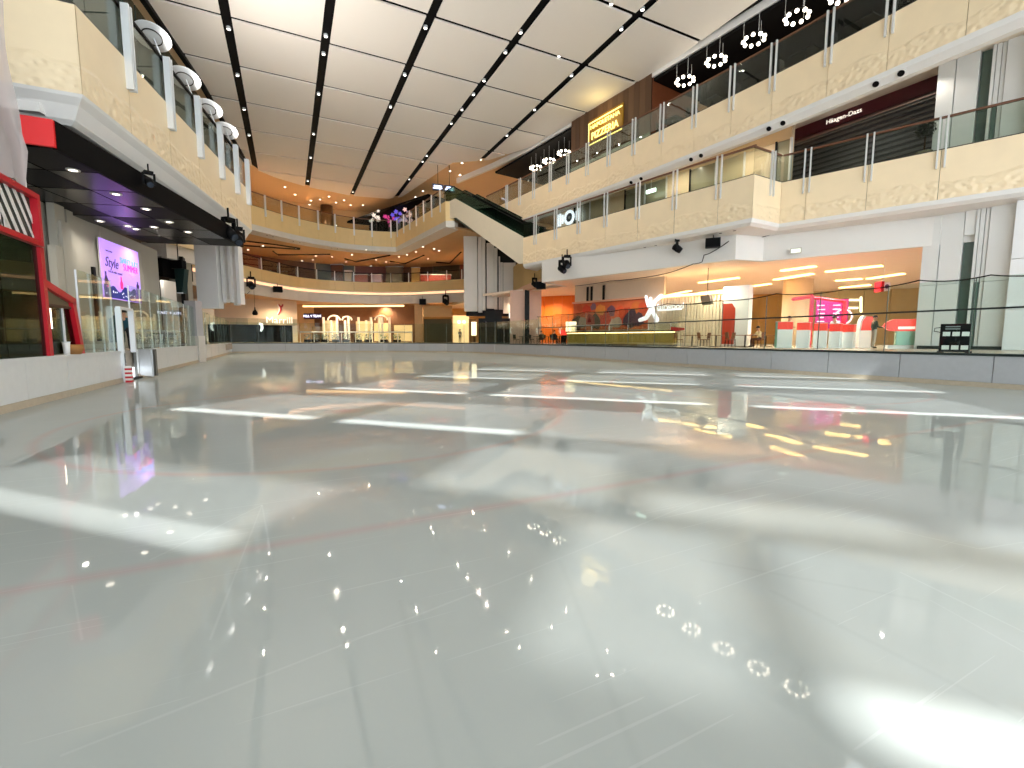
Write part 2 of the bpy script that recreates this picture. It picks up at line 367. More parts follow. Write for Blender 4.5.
m_bframe = mat('charcoal_stone', '#141312', 0.5, var=0.2, spec=0.2)
m_panel = mat('ceiling_panel_white', '#f1ebe4', 0.6, var=0.025, scale=2.5, stretch=(1,12,1), bump=0.05, bscale=14)
m_creamF = fascia_material('cream_relief_stone_low', '#f5dfba', 8.2, 10.5); m_creamU = fascia_material('cream_relief_stone_high', '#f5dfba', 13.3, 15.6)
m_creamP = mat('cream_stone', '#f3dcb4', 0.45, var=0.05, scale=1.2); m_creamW = mat('cream_stone_warm', '#e3c78f', 0.45, var=0.06, scale=1.2)
g_clear = glass('balustrade_glass', '#f0f5f1', 0.5); g_rink = glass('rink_glass', '#f2f9f5', 0.5, base=0.004); g_dark = glass('dark_tinted_glass', '#7d8a78', 0.6); g_esc = glass('escalator_glass', '#a3bfb2', 0.9, base=0.02)
e_warm = mat('warm_light', '#ffe3b4', 0.5, emit=2.2, ecol='#ffcf8a'); e_white = mat('white_light', '#ffffff', 0.5, emit=3.0, ecol='#fff4e2'); e_cove = mat('peach_cove_light', '#ffd9b8', 0.5, emit=0.45, ecol='#ffbf90')
ZM, ZL, ZU, ZC = 1.05, 10.5, 15.6, 20.5               # concourse floor, lower parapet, upper parapet, ceiling panels
# ================================================================== ice
XL, XR = -5.2, 19.9
far_curve = [(19.9,35.5),(19.7,39.5),(19.3,43),(18.3,46.9),(16.4,50.4),(13.8,52.9),(10.5,54.7),(6.5,55.9),(2.0,56.5),(-2.5,56.9),(-5.5,57.1)]
ice_poly = [(XL,-1.2),(XR,-1.2),(XR,35.5)] + far_curve[1:] + [(XL,40)]
mb = MB(); mb.prism(ice_poly, -0.3, 0.0); o = mb.build('floor', ice_material()); tag(o, 'glossy white ice rink surface with faint red lines', kind='structure')
# ================================================================== boards round the rink
def boards(name, label, poly, s0, s1, step, m, h=ZM, capm=m_cap, offs=0.0):
    r = struct(name, label, tuple(poly.at(s0)[0])); n = max(1, round((s1-s0)/step)); st = (s1-s0)/n
    for i in range(n):
        a, b = s0+i*st+0.012, s0+(i+1)*st-0.012; z = random.uniform(-0.004,0.004)
        mb = MB(); poly.sweep(mb, [(0+z,0.16),(0.10,0.16),(0.10,h-0.05),(0+z,h-0.05)], a, b); mb.build('board_panel', m, r)
    mb = MB(); poly.sweep(mb, [(0.02,0.0),(0.14,0.0),(0.14,h-0.05),(0.02+0.03,h-0.05),(0.05,0.15),(0.02,0.15)], s0, s1); mb.build('backing', mat('joint_grey', '#6a6a66', 0.7), r)
    mb = MB(); poly.sweep(mb, [(-0.03,0.0),(0.03,0.0),(0.03,0.155),(-0.01,0.155)], s0, s1); mb.build('kick_strip', mat('kick_plate', '#b8ac97', 0.5, var=0.15, scale=7), r)
    mb = MB(); poly.sweep(mb, [(-0.03,h-0.05),(0.22,h-0.05),(0.22,h+0.03),(-0.03,h+0.03)], s0, s1); mb.build('cap_rail', capm, r)
    return r
PR = Poly([(XR,-1.2),(XR,35.5)], 1)
PF = Poly(far_curve, 1)
PLn = Poly([(XL,20.0),(XL,-1.2)], 1)
PLf = Poly([(-5.5,57.1),(XL,40),(XL,22.0)], 1)
boards('wall_rink_right', 'grey rink boards below the food stalls', PR, 0, PR.L, 2.4, m_board)
boards('wall_rink_far', 'curved grey rink boards at the far end of the ice', PF, 0, PF.L, 2.6, m_board)
boards('wall_rink_left', 'white rink boards below the dark glass booth', PLn, 0, PLn.L, 2.2, m_boardl, capm=m_boardl)
boards('wall_rink_left_far', 'white rink boards beyond the open gate', PLf, 0, PLf.L, 2.4, m_boardl, capm=m_boardl)
# ================================================================== concourse floors
mb = MB(); mb.prism([(XR+0.2,-1.2),(60,-1.2),(60,90),(-20,90),(-20,57.6),(-5.4,57.4)]+[(p.x,p.y) for p in [PF.at(s)[0]+PF.back(s)*0.2 for s in [PF.L-i*PF.L/18 for i in range(19)]]], 0.4, ZM-0.01)
tag(mb.build('floor_right', m_concrete), 'polished concourse floor around the rink', kind='structure')
mb = MB(); mb.box(-14, XL-0.2, -1.2, 60, 0.4, ZM-0.01); tag(mb.build('floor_left', m_concrete), 'narrow concourse floor below the video screen', kind='structure')
# ================================================================== ceiling with panels
bound = [(-13.5,12),(25.6,12),(25.1,18.3),(24.2,26.8),(23.4,33.8),(22.4,41.5),(20.0,46.4),(16.8,48.8),(14.5,63.2),(13.0,64.8),(8.5,65.7),(2.9,64.4),(-0.4,62.6),(-2.3,60.8),(-3.0,59.3),(-4.8,42.7),(-6.3,33.8),(-9.2,20)]
def clip_rect(poly, x0, x1, y0, y1):
    for (ax, lim, sg) in ((0,x0,1),(0,x1,-1),(1,y0,1),(1,y1,-1)):
        out = []
        for i in range(len(poly)):
            P, Q = poly[i], poly[(i+1)%len(poly)]; a = sg*(P[ax]-lim); b = sg*(Q[ax]-lim)
            if a >= 0: out.append(P)
            if (a >= 0) != (b >= 0):
                f = a/(a-b); out.append((P[0]+(Q[0]-P[0])*f, P[1]+(Q[1]-P[1])*f))
        poly = out
        if len(poly) < 3: return []
    return poly
ceil = struct('ceiling', 'white panelled ceiling with black strips between the panels', (8,35,ZC))
xs = [-2.5+5.45*i for i in range(-3,7)]; ys = [22.6+5.42*i for i in range(-2,9)]
for i in range(len(xs)-1):
    for j in range(len(ys)-1):
        pl = clip_rect(bound, xs[i]+0.27, xs[i+1]-0.27, ys[j]+0.15, ys[j+1]-0.15)
        if len(pl) < 3: continue
        ar = abs(sum(pl[k][0]*pl[(k+1)%len(pl)][1]-pl[(k+1)%len(pl)][0]*pl[k][1] for k in range(len(pl))))/2
        if ar < 0.4: continue
        MB().prism(pl, ZC, ZC+0.10).build('ceiling_panel', m_panel, ceil)
MB().prism(bound, ZC+0.22, ZC+0.26).build('black_backing', m_black, ceil)
mb = MB(); mb.box(-40, 70, 12, 110, ZC+0.30, ZC+0.5); tag(mb.build('ceiling_far', mat('warm_ceiling', '#e2c39a', 0.6, var=0.04, scale=0.4)), 'warm plain ceiling around the panelled field', kind='structure')
PB = Poly([(25.6,12),(25.1,18.3),(24.2,26.8),(23.4,33.8),(22.4,41.5),(21.0,47.5),(19.0,54)], 1)
mb = MB(); PB.sweep(mb, [(0.0,ZC-0.28),(0.28,ZC-0.28),(0.28,ZC+0.3),(0.0,ZC+0.3)]); tag(mb.build('trim_1', m_white), 'white edge trim along the ceiling', kind='structure')
PLc = Poly([(-13.5,12),(-9.2,20),(-6.3,33.8),(-4.8,42.7),(-3.0,59.3)], -1)
wl = struct('wall_left', 'dark green glazed wall above the gallery', (-10,30,ZC))
PLw = Poly([(-14.5,12),(-10.4,20),(-7.4,33.8),(-5.9,42.7),(-4.1,59.3)], -1)
for k in range(10):
    a = PLw.L*k/10+0.06; b = PLw.L*(k+1)/10-0.06
    mb = MB(); PLw.sweep(mb, [(0.0,13.5),(0.10,13.5),(0.10,ZC+0.3),(0.0,ZC+0.3)], a, b); mb.build('wall_panel', mat('dark_green_panel', '#3f4c47', 0.2, var=0.2, scale=0.8), wl)
mb = MB(); PLw.sweep(mb, [(0.08,10.5),(0.3,10.5),(0.3,ZC+0.3),(0.08,ZC+0.3)]); mb.build('backing', m_black, wl)
mb = MB(); PLc.sweep(mb, [(0.0,ZC-0.25),(0.3,ZC-0.25),(0.3,ZC+0.3),(0.0,ZC+0.3)]); tag(mb.build('trim_2', m_black), 'black edge trim along the ceiling above the green wall', kind='structure')
# ================================================================== unseen glass roof; its diagonal bays are shaped to throw the sun patches
ZR = 21.6
roof = struct('sun_shaping_roof', 'unseen glass roof with diagonal beams, shaped to throw sun patches on the ice', (0,0,ZR))
OFF = SUN_DIR * (-ZR/SUN_DIR.z)
def pq(p, q, z): return Vector(((p+q)/2-OFF.x, (p-q)/2-OFF.y, z))
def roof_piece(name, p0, p1, q0, q1, m, t=0.25):
    A = [pq(p0,q0,ZR), pq(p1,q0,ZR), pq(p1,q1,ZR), pq(p0,q1,ZR)]; return MB().solid(A, (0,0,t)).build(name, m, roof)
m_frost = bpy.data.materials.new('frosted_roof_glass'); m_frost.use_nodes = True
_t = m_frost.node_tree; _t.nodes.clear(); _o = nd(_t,'ShaderNodeOutputMaterial'); _a = nd(_t,'ShaderNodeBsdfTransparent'); _nz = nd(_t,'ShaderNodeTexNoise'); _nz.inputs['Scale'].default_value = 0.8
_mr = nd(_t,'ShaderNodeMapRange'); _mr.inputs['To Min'].default_value = 0.26; _mr.inputs['To Max'].default_value = 0.50; _t.links.new(_nz.outputs['Fac'], _mr.inputs['Value']); _t.links.new(_mr.outputs[0], _a.inputs['Color']); _t.links.new(_a.outputs[0], _o.inputs[0])
# each row: (start, end, [(q0, q1, clear strip start, clear strip end), ...]); the rest of a bay is frosted
ROWS = [(2.55, 5.2, [(-10.2,-4.2,3.1,3.4),(-0.9,0.75,9,9),(1.1,4.4,2.56,3.0)]), (5.5, 6.45, [(-3.4,-0.6,9,9),(-0.2,2.7,9,9),(3.2,6.0,9,9)]), (6.45, 8.4, [(-3.4,-0.6,9,9)]), (9.25, 13.6, [(-14.15,-8.85,9.35,9.85),(-8.0,-3.0,9.35,9.85),(-2.9,0.6,9.45,9.6)]),
        (15.7, 20.6, [(-13.7,-7.4,15.8,16.35),(-6.4,1.37,15.8,16.35),(2.65,9.6,15.8,16.35)]), (22.7, 27.4, [(-13.5,-6.8,22.8,23.3),(-5.2,1.54,22.8,23.3),(3.2,10.8,22.8,23.3)]), (29.2, 32.5, [(-13.0,-5.8,29.3,29.8),(-4.2,2.5,29.3,29.8),(4.0,10.4,29.3,29.8)])]
m_roof = mat('roof_beam', '#c9c6c0', 0.6)
QA, QB, PA, PBm = -42, 42, -36, 52
prev = PA
for (p0, p1, segs) in ROWS:
    if p0 > prev: roof_piece('roof_beam', prev, p0, QA, QB, m_roof)
    q = QA
    for (a, b, c0, c1) in segs:
        roof_piece('roof_beam', p0, p1, q, a, m_roof); q = b
        if c0 >= p1 or c0 < p0: roof_piece('frosted_pane', p0, p1, a, b, m_frost, 0.02); continue
        if c0 > p0+0.02: roof_piece('roof_beam', p0, c0, a, b, m_roof)
        roof_piece('frosted_pane', c1, p1, a, b, m_frost, 0.02)
    roof_piece('roof_beam', p0, p1, q, QB, m_roof); prev = p1
roof_piece('roof_beam', prev, PBm, QA, QB, m_roof)
# ================================================================== the hall behind the camera: side walls, open front added for fill light
for nm, x, lab in (('wall_side_left',-14.2,'plain stone side wall beside the near end of the rink'),('wall_side_right',33.0,'plain pale side wall behind the near end of the rink')):
    mb = MB(); mb.box(x-0.3,x,-16,12 if x<0 else 4,0,ZR); tag(mb.build(nm, m_white2), lab, kind='structure')
mb = MB(); mb.box(-14,33,-16,-1.2,-0.3,-0.02); tag(mb.build('floor_near', m_concrete), 'concourse floor behind the near end of the rink', kind='structure')
fill_front = struct('fill_light_front', 'unseen open front with slim mullions, added to let in fill light', (9,-16,0))
for k in range(13): x = -14+47*k/12; MB().box(x-0.15,x+0.15,-16.2,-15.8,0,ZR).build('mullion', m_alu, fill_front)
for z in (0.2, 5.3, 10.5, 15.7, 21.3): MB().box(-14,33,-16.15,-15.85,z-0.15,z+0.15).build('transom', m_alu, fill_front)
# outer shell of the mall around everything in view
m_shell = mat('mall_wall', '#b59f84', 0.6, var=0.08, scale=0.4)
for nm,(x0,x1,y0,y1),lab in (('wall_outer_left',(-24.3,-24,12,100),'outer mall wall beyond the left galleries'),('wall_outer_far',(-24,66,99.7,100),'outer mall wall beyond the far shops'),('wall_outer_right',(65.7,66,-2,100),'outer mall wall beyond the food stalls'),('wall_outer_near',(33,66,-2.3,-2),'outer mall wall behind the near food stalls'),('wall_outer_step',(-24,-14.2,11.7,12),'outer mall wall beside the near hall')):
    tag(MB().box(x0,x1,y0,y1,0,ZR).build(nm, m_shell), lab, kind='structure')
tag(MB().box(-24,-14,12,100,0.3,ZM-0.02).build('floor_outer', m_concrete), 'concourse floor beyond the far left corner', kind='structure')
# ================================================================== galleries
def curve(pts, n=6):                                     # Catmull-Rom through plan points
    out = []; P = [pts[0]]+list(pts)+[pts[-1]]
    for i in range(1, len(P)-2):
        for k in range(n):
            t = k/n; a,b,c,d = P[i-1],P[i],P[i+1],P[i+2]
            out.append(tuple(0.5*((2*b[j])+(-a[j]+c[j])*t+(2*a[j]-5*b[j]+4*c[j]-d[j])*t*t+(-a[j]+3*b[j]-3*c[j]+d[j])*t**3) for j in (0,1)))
    out.append(tuple(pts[-1])); return out
def gallery(name, label, poly, zt, zb, joints, m_f, depth, cove, m_cove, floor_z, soffit=None, m_soff=None, slabs=None, th=0.4, sth=0.25):
    """parapet of stone panels, a sloping pale underside, a floor slab and its soffit"""
    r = struct(name, label, tuple(poly.at(0)[0]+Vector((0,0,zb))))
    js = [0]+[j for j in sorted(joints) if 0.3 < j < poly.L-0.3]+[poly.L]
    for a, b in zip(js, js[1:]):
        mb = MB(); poly.sweep(mb, [(0,zb),(0.12,zb),(0.12,zt),(0,zt)], a+0.012, b-0.012); mb.build('fascia_panel', m_f, r)
    mb = MB(); poly.sweep(mb, [(0.05,zb+0.02),(0.30,zb+0.02),(0.30,zt-0.03),(0.05,zt-0.03)]); mb.build('parapet_core', mat('joint_brown', '#6a5a3c', 0.8), r)
    mb = MB(); poly.sweep(mb, [(0.02,zt),(0.34,zt),(0.34,zt+0.05),(0.02,zt+0.05)]); mb.build('coping', mat('dark_coping', '#2c2620', 0.4), r)
    mb = MB(); poly.sweep(mb, cove); mb.build('underside', m_cove, r)
    for (q, dp) in (slabs or [(poly, depth)]):
        mb = MB(); q.sweep(mb, [(0.3,floor_z-th),(dp,floor_z-th),(dp,floor_z),(0.3,floor_z)]); mb.build('floor_slab', m_floor_up, r)
        if soffit is not None:
            k = max(c[0] for c in cove)-0.3
            mb = MB(); q.sweep(mb, [(k,soffit),(dp,soffit),(dp,soffit+sth),(k,soffit+sth)]); mb.build('soffit', m_soff, r)
    return r
def balustrade(name, label, poly, zt, posts, top, kind='pair', low=0.85, glassm=g_clear, gap=0.14, rw=0.035, railm=None, ends=(0,None), group=None):
    a0 = ends[0]; a1 = poly.L if ends[1] is None else ends[1]
    r = thing(name, label, 'railing', tuple(poly.at((a0+a1)/2)[0]+Vector((0,0,zt))), group=group)
    ps = sorted(p for p in posts if p is not None)
    cuts = [a0]+[p for p in ps if a0+0.2 < p < a1-0.2]+[a1]
    for a, b in zip(cuts, cuts[1:]):
        mb = MB(); poly.sweep(mb, [(0.06,zt+0.05),(0.078,zt+0.05),(0.078,top-0.03),(0.06,top-0.03)], a+0.05, b-0.05); mb.build('glass_pane', glassm, r)
    for p in ps:
        c,t,n = poly.at(p); bk = poly.back(p)
        for sg in ((-1,1) if kind != 'single' else (0,)):
            q = c+t*gap*sg-bk*0.05; mb = MB(); hw = (rw, 0.05) if kind != 'plate' else (0.04, 0.11)
            if kind == 'plate': q = c+t*gap*sg-bk*0.10
            h = (zt-low+top+0.05)/2
            mb.obox((q.x,q.y,h), t*hw[0], bk*hw[1], (0,0,(top+0.05-zt+low)/2)); mb.build('post', m_steel if kind != 'plate' else m_alu, r)
    mb = MB(); poly.sweep(mb, [(0.03,top-0.05),(0.13,top-0.05),(0.13,top+0.04),(0.03,top+0.04)], a0, a1); mb.build('handrail', railm or m_brown, r)
    return r
# ---- right, lower level: long run, return and near run
PL1 = Poly([(19.2,36.9),(23.25,17.35)], -1)
PL2 = Poly([(23.25,17.35),(25.85,17.5)], -1)
PL3 = Poly([(25.85,17.5),(29.2,8.8),(31.5,2.8)], -1)
pp1 = [PL1.px(x, y) for x, y in ((535.5,236),(556,230),(579,224),(606,216),(638,207),(675,197),(719,185))]
pp2 = [PL2.px(771.5, 185)]
pp3 = [PL3.px(x, y) for x, y in ((807,178),(869,164),(942,148))]
cv_r = [(0.0,8.2),(1.6,8.2),(1.6,7.75),(0.25,7.85),(0.06,8.0)]
PLA = Poly([(19.2,36.9),(23.25,17.35),(25.85,17.5),(29.2,8.8),(31.5,2.8)], -1)
gallery('gallery_right_lower', 'cream stone parapet of the lower gallery over the food stalls', PLA, ZL, 8.2, pp1+[PL1.L, PL1.L+PL2.L]+[PL1.L+PL2.L+p for p in pp3+[PL3.L*0.85]], m_creamF, 9, cv_r, m_white, 10.3, 7.85, m_white, [(PL1,9),(PL3,10)])
balustrade('glass_balustrade', 'glass balustrade with paired steel posts on the long lower gallery', PL1, ZL, pp1, ZL+1.55)
balustrade('glass_balustrade', 'short glass balustrade on the corner return of the lower gallery', PL2, ZL, pp2, ZL+1.5, low=0.9)
balustrade('glass_balustrade', 'glass balustrade in front of the closed maroon ice cream shop', PL3, ZL, pp3+[PL3.L*0.8], ZL+1.5)
# ---- right, upper level
PU = Poly(curve([(20.3,48.0),(21.05,42.6),(22.2,33.2),(23.15,25.5),(23.95,17.0),(24.15,10.5),(24.15,2.0)], 4), -1)
ppu = [PU.px(x, y) for x, y in ((507,203),(520,197),(534,190),(550.6,183),(568,174),(587.5,165),(609,155),(634,143),(662,130),(694.7,115),(732,98),(773,79),(829,53),(890,25),(967,20))]
ppu = [p for p in ppu if p]
cv_u = [(0.0,13.3),(0.3,13.35),(0.3,15.2),(0.85,15.2),(0.85,13.25),(0.6,13.25),(0.6,12.85),(0.28,12.85),(0.06,13.1)]
gallery('gallery_right_upper', 'cream stone parapet of the upper gallery below the restaurant', PU, ZU, 13.3, ppu, m_creamU, 12, cv_u, m_white, 15.4, 15.15, mat('soffit_beige', '#e9dcca', 0.6), None, 0.14, 0.08)
balustrade('glass_balustrade', 'glass balustrade with paired steel posts on the upper gallery', PU, ZU, ppu, ZU+1.65)
# ---- left gallery
PG = Poly([(-1.72,33.1),(-4.80,17.1)], 1)
PG2 = Poly([(-4.80,17.1),(-13,17.3)], 1)
ppg = [PG.px(x, y) for x, y in ((126,57),(167,97),(197,129),(219,153),(235,174),(246.5,189))]
cv_l = [(0.0,8.2),(1.3,8.2),(1.3,7.5),(0.55,7.5),(0.40,7.62),(0.20,7.95),(0.04,8.12)]
PGA = Poly([(-1.72,33.1),(-4.80,17.1),(-13,17.3)], 1)
gallery('gallery_left', 'cream stone parapet of the gallery over the video screen', PGA, ZL, 8.2, ppg+[PG.L,PG.L+2.6,PG.L+5.2], m_creamF, 6, cv_l, m_white, 10.3, 7.62, m_white, [(PG,6)])
balustrade('glass_balustrade', 'glass balustrade with flat white posts on the gallery above the screen', PG, ZL, ppg, ZL+1.6, kind='plate', gap=0.085, low=0.95, railm=m_black)
balustrade('glass_balustrade', 'glass balustrade on the end face above the plastic sheet', PG2, ZL, [3.0,6.0], ZL+1.6, kind='plate', gap=0.12, railm=m_black)
# ---- far galleries
PT = Poly(curve([(-9.0,49.5),(-5.5,54.0),(-2.6,57.0),(1.85,60.7),(6.5,62.7),(10.5,62.9),(13.35,62.1)], 4)+[(15.1,46.3)], -1)
PTe = Poly([(15.1,46.3),(15.95,45.95)], -1)
ppt = [PT.px(x, y) for x, y in ((265,209),(281.5,214),(299,219),(318,223),(335,226),(354,230),(372,232),(391,233),(397.5,230),(404,226),(410,223),(416.5,219),(424,214),(432,210),(440.5,205))]
ppt = [p for p in ppt if p]
gallery('gallery_far_upper', 'curved cream parapet of the upper gallery at the far end', PT, ZU, 13.65, ppt, m_creamW, 14, [(0.0,13.65),(1.4,13.65),(1.4,12.9),(0.9,12.95),(0.05,13.05)], m_white2, 15.4, 12.95, m_tan)
gallery('gallery_far_upper_end', 'small cream end face of the upper gallery beside the escalator', PTe, ZU, 13.65, [], m_creamW, 0.8, [(0.0,13.65),(0.8,13.65),(0.8,13.0),(0.05,13.05)], m_white2, 15.4)
balustrade('glass_balustrade', 'glass balustrade with single posts on the curved upper gallery', PT, ZU, ppt, ZU+1.45, kind='single', rw=0.09, low=0.8)
PV = Poly(curve([(-9.5,48.0),(-7.2,53.0),(-4.35,58.1),(1.7,66.6),(8.0,68.3),(14.6,66.2),(21.4,58.6),(24.5,53.5)], 5), -1)
ppv = [PV.px(x, 285) for x in (262,280,298,317,335,354,372,391,409,428,447,462)]
gallery('gallery_far_lower', 'long curved cream parapet of the lower gallery at the far end', PV, 9.55, 8.25, [p for p in ppv if p], m_creamW, 13, [(0.1,8.25),(0.9,8.25),(0.9,6.6),(0.5,6.6),(0.5,7.75),(0.25,7.8)], m_white2, 9.3, 6.7, m_tan)
balustrade('glass_balustrade', 'glass balustrade on the long curved lower gallery', PV, 9.55, [p for p in ppv if p], 10.8, kind='single', rw=0.04, low=0.0, railm=m_black)
mb = MB(); PV.sweep(mb, [(0.14,7.83),(0.48,7.80),(0.48,8.2),(0.14,8.2)]); tag(mb.build('trim_3', e_cove), 'glowing peach cove strip under the curved lower gallery', kind='structure')
# ---- small round lamps set in the pale undersides
def recessed(poly, px_list, k, z, g, lab, r=0.07, tilt=0.0):
    for (x, y) in px_list:
        s = poly.px(x, y)
        if s is None: continue
        p = poly.at(s)[0]+poly.back(s)*k
        o = thing('recessed_lamp', lab, 'lamp', (p.x,p.y,z), group=g)
        lr = MB().lathe([(r*1.3,0.0),(r*1.3,-0.02),(r,-0.025),(r,0.0)], (p.x,p.y,z), 16, Vector((0,0,1))+poly.back(s)*tilt).build('lamp_ring', m_white, o)
        MB().lathe([(r*0.85,0.0),(r*0.85,-0.03)], (p.x,p.y,z), 16, Vector((0,0,1))+poly.back(s)*tilt).build('lamp_lens', m_black, lr)
recessed(PU, [(875,70),(900,64),(768,116),(782,110),(690,148),(700,144),(630,172),(640,168)], 0.15, 12.99, 'lamps under the upper gallery', 'round recessed lamp in the pale underside of the upper gallery', 0.15, 1.0)
recessed(PL1, [(716,228),(730,225),(640,242),(651,240),(584,254),(591,252)], 0.55, 7.83, 'lamps under the long lower gallery', 'round recessed lamp under the long lower gallery', 0.1)
recessed(PT, [(270,228),(276,230),(296,238),(302,239),(333,245),(339,245),(372,247),(378,247)], 0.5, 13.0, 'lamps under the curved upper gallery', 'tiny recessed lamp under the curved upper gallery', 0.12)
# ================================================================== downlights in the black ceiling strips
def ceil_lamp(x, y, z=ZC+0.18):
    o = place(DL, USED, (x,y,z)); return o
DL = thing('ceiling_downlight', 'small round downlight in a black ceiling strip', 'lamp', (0,0,0), group='downlights in the ceiling strips')
MB().lathe([(0.13,0.03),(0.13,-0.10),(0.10,-0.12),(0.10,0.0)]).build('rim', m_alu, DL, local=True); MB().lathe([(0.095,0.0),(0.095,-0.08)]).build('lens', e_white, DL.children[0], local=True)
LAMPS = []
for (x, y) in ((229,29),(236,75),(242,109),(247,135),(325,36),(323,54),(318,94),(313,134),(311,158),(307,181),(426,28),(405,75),(390,107),(352,192),(424,162),(427,156),(407,179),(522,33),(507,53),(485,81),(475,95),(463,110),(453,124),(629,4),(623,30),(573,76),(535,110),(509,136),(482,160),(558,57),(277,172),(612,3),(587,112)):
    w = atz(x, y, ZC+0.1); LAMPS.append(w); xi = min(xs, key=lambda q: abs(q-w.x))
    yi = min(ys, key=lambda q: abs(q-w.y))
    if abs(w.x-xi) < 1.2: ceil_lamp(xi, w.y)
    else: ceil_lamp(w.x, yi)
# ================================================================== upper gallery: restaurant
def wall_on(poly, k, a, b, z0, z1, t=0.15):
    mb = MB(); poly.sweep(mb, [(k,z0),(k+t,z0),(k+t,z1),(k,z1)], a, b); return mb
KW = 1.15
sW0, sW1 = PU.pxk(571,150,KW), PU.pxk(651,100,KW)
wood = struct('wall_pizzeria', 'walnut clad wall carrying the yellow restaurant sign', tuple(PU.at(sW0)[0]+Vector((0,0,15.4))))
KW = 1.15
n = 16
for i in range(n):
    a = sW0+(sW1-sW0)*i/n; b = sW0+(sW1-sW0)*(i+1)/n
    wall_on(PU, KW+random.uniform(0,0.02), a+0.012, b-0.012, 16.5, 20.55, 0.06).build('plank', [mat('walnut_a','#6a4c36',0.5,var=0.18,scale=2,stretch=(1,1,0.1)),mat('walnut_b','#5a3f2c',0.5,var=0.18,scale=2,stretch=(1,1,0.1))][i%2], wood)
wall_on(PU, KW+0.05, sW0, sW1, 15.4, 20.6, 0.2).build('backing', m_black, wood)
wall_on(PU, KW-0.02, sW0, sW1, 15.4, 16.5, 0.06).build('green_band', mat('pale_green_band','#b9bfae',0.3,var=0.05), wood)  # plain pale green band along the foot of the walnut wall
for s in (sW0, sW1):
    c,t,nn = PU.at(s); bk = PU.back(s)
    mb = MB(); mb.obox(c+bk*(KW+2.6)+Vector((0,0,18.0)), t*0.06, bk*2.5, (0,0,2.6)); mb.build('side_panel', mat('red_brown_wood','#6d3a20',0.45,var=0.2,scale=3), wood)
# illuminated sign
c0 = PU.at(PU.pxk(590,130,KW))[0]+PU.back(PU.pxk(590,130,KW))*(KW-0.04); c1 = PU.at(PU.pxk(624,115,KW))[0]+PU.back(PU.pxk(624,115,KW))*(KW-0.04)
ex = (c1-c0); wS = ex.length; ex = ex.normalized(); nb = PU.back(PU.px(605,120))
sg = thing('restaurant_sign', 'glowing yellow lettered restaurant sign on the walnut wall', 'sign', (c0.x,c0.y,17.3))
zS0, zS1 = 17.6, 19.55
mid = (c0+c1)/2
MB().obox(mid+Vector((0,0,(zS0+zS1)/2))-nb*0.06, ex*wS/2, nb*0.06, (0,0,(zS1-zS0)/2)).build('sign_box', mat('sign_yellow','#8a6414',0.4,emit=0.06,ecol='#a87410'), sg); sgb = sg.children[0]
e_yel = mat('sign_letters','#fff6b0',0.4,emit=0.8,ecol='#ffe070')
zz = (zS1-zS0)
text('lettering', 'PIZZERIA', 0.78, mid-nb*0.16+Vector((0,0,zS0+0.30*zz)), ex, (0,0,1), e_yel, sgb, 0.03, sx=0.95)
text('lettering', 'NAPOLETANA', 0.46, mid-nb*0.16+Vector((0,0,zS0+0.68*zz)), ex, (0,0,1), e_yel, sgb, 0.03, sx=1.1)
for z in (zS0+0.03, zS0+0.88*zz): MB().obox(mid-nb*0.14+Vector((0,0,z)), ex*wS*0.49, nb*0.02, (0,0,0.045)).build('light_bar', e_yel, sg)
for q in (c0,): MB().obox(q+ex*0.05-nb*0.14+Vector((0,0,zS0+0.45*zz)), ex*0.03, nb*0.02, (0,0,0.45*zz)).build('light_bar', e_yel, sg)
l = bpy.data.lights.new('sign_glow','POINT'); l.energy = 22; l.color = (1,0.78,0.35); l.shadow_soft_size = 0.7
lo = bpy.data.objects.new('sign_glow', l); COL.objects.link(lo); lo.location = mid-nb*0.9+Vector((0,0,19.2))
# dark dining room right of the wall and dark bay beyond it
for nm, a, b, lab in (('ceiling_restaurant', sW1+0.1, PU.L, 'black ceiling over the restaurant terrace'), ('ceiling_terrace', 0.0, sW0-0.1, 'black ceiling over the far terrace')):
    mb = MB(); PU.sweep(mb, [(1.25,19.95),(11,19.95),(11,20.15),(1.25,20.15)], a, b); tag(mb.build(nm, m_black), lab, kind='structure')
wall_on(PU, 9.0, sW1-4, PU.L, 15.4, 20.2).build('wall_restaurant', mat('brown_wall','#3b2a1d',0.6,var=0.25,scale=0.8)); tag(bpy.data.objects['wall_restaurant'], 'dark brown back wall of the restaurant', kind='structure')
wall_on(PU, 9.0, 0, sW0+3, 15.4, 20.2).build('wall_terrace', mat('brown_wall','#3b2a1d')); tag(bpy.data.objects['wall_terrace'], 'dark brown back wall beyond the terrace', kind='structure')
m_globe = mat('lamp_globe','#ffffff',0.3,emit=5.0,ecol='#fff1d8')
def chandelier(x, y, lab, z=18.75):
    p = atz(x, y, z); o = thing('ring_chandelier', lab, 'chandelier', (p.x,p.y,z), group='ring chandeliers over the terrace')
    R = 0.56
    MB().lathe([(R-0.02,-0.02),(R+0.02,-0.02),(R+0.02,0.02),(R-0.02,0.02),(R-0.02,-0.02)], p+Vector((0,0,0.12)), 24).build('ring', m_black, o)
    for k in range(9):
        th = 2*math.pi*k/9+0.2; q = p+Vector((R*math.cos(th),R*math.sin(th),0))
        MB().lathe([(0.10*math.sin(math.pi*i/6),-0.10*math.cos(math.pi*i/6)) for i in range(7)], q, 10).build('globe', m_globe, o, True)
    for k in range(3):
        th = 2*math.pi*k/3; q = p+Vector((R*math.cos(th),R*math.sin(th),0.1)); MB().tube([q, q+Vector((0,0,1.12))], 0.012, 5).build('rod', m_steel, o)
ORD = ['first','second','third','fourth','fifth']
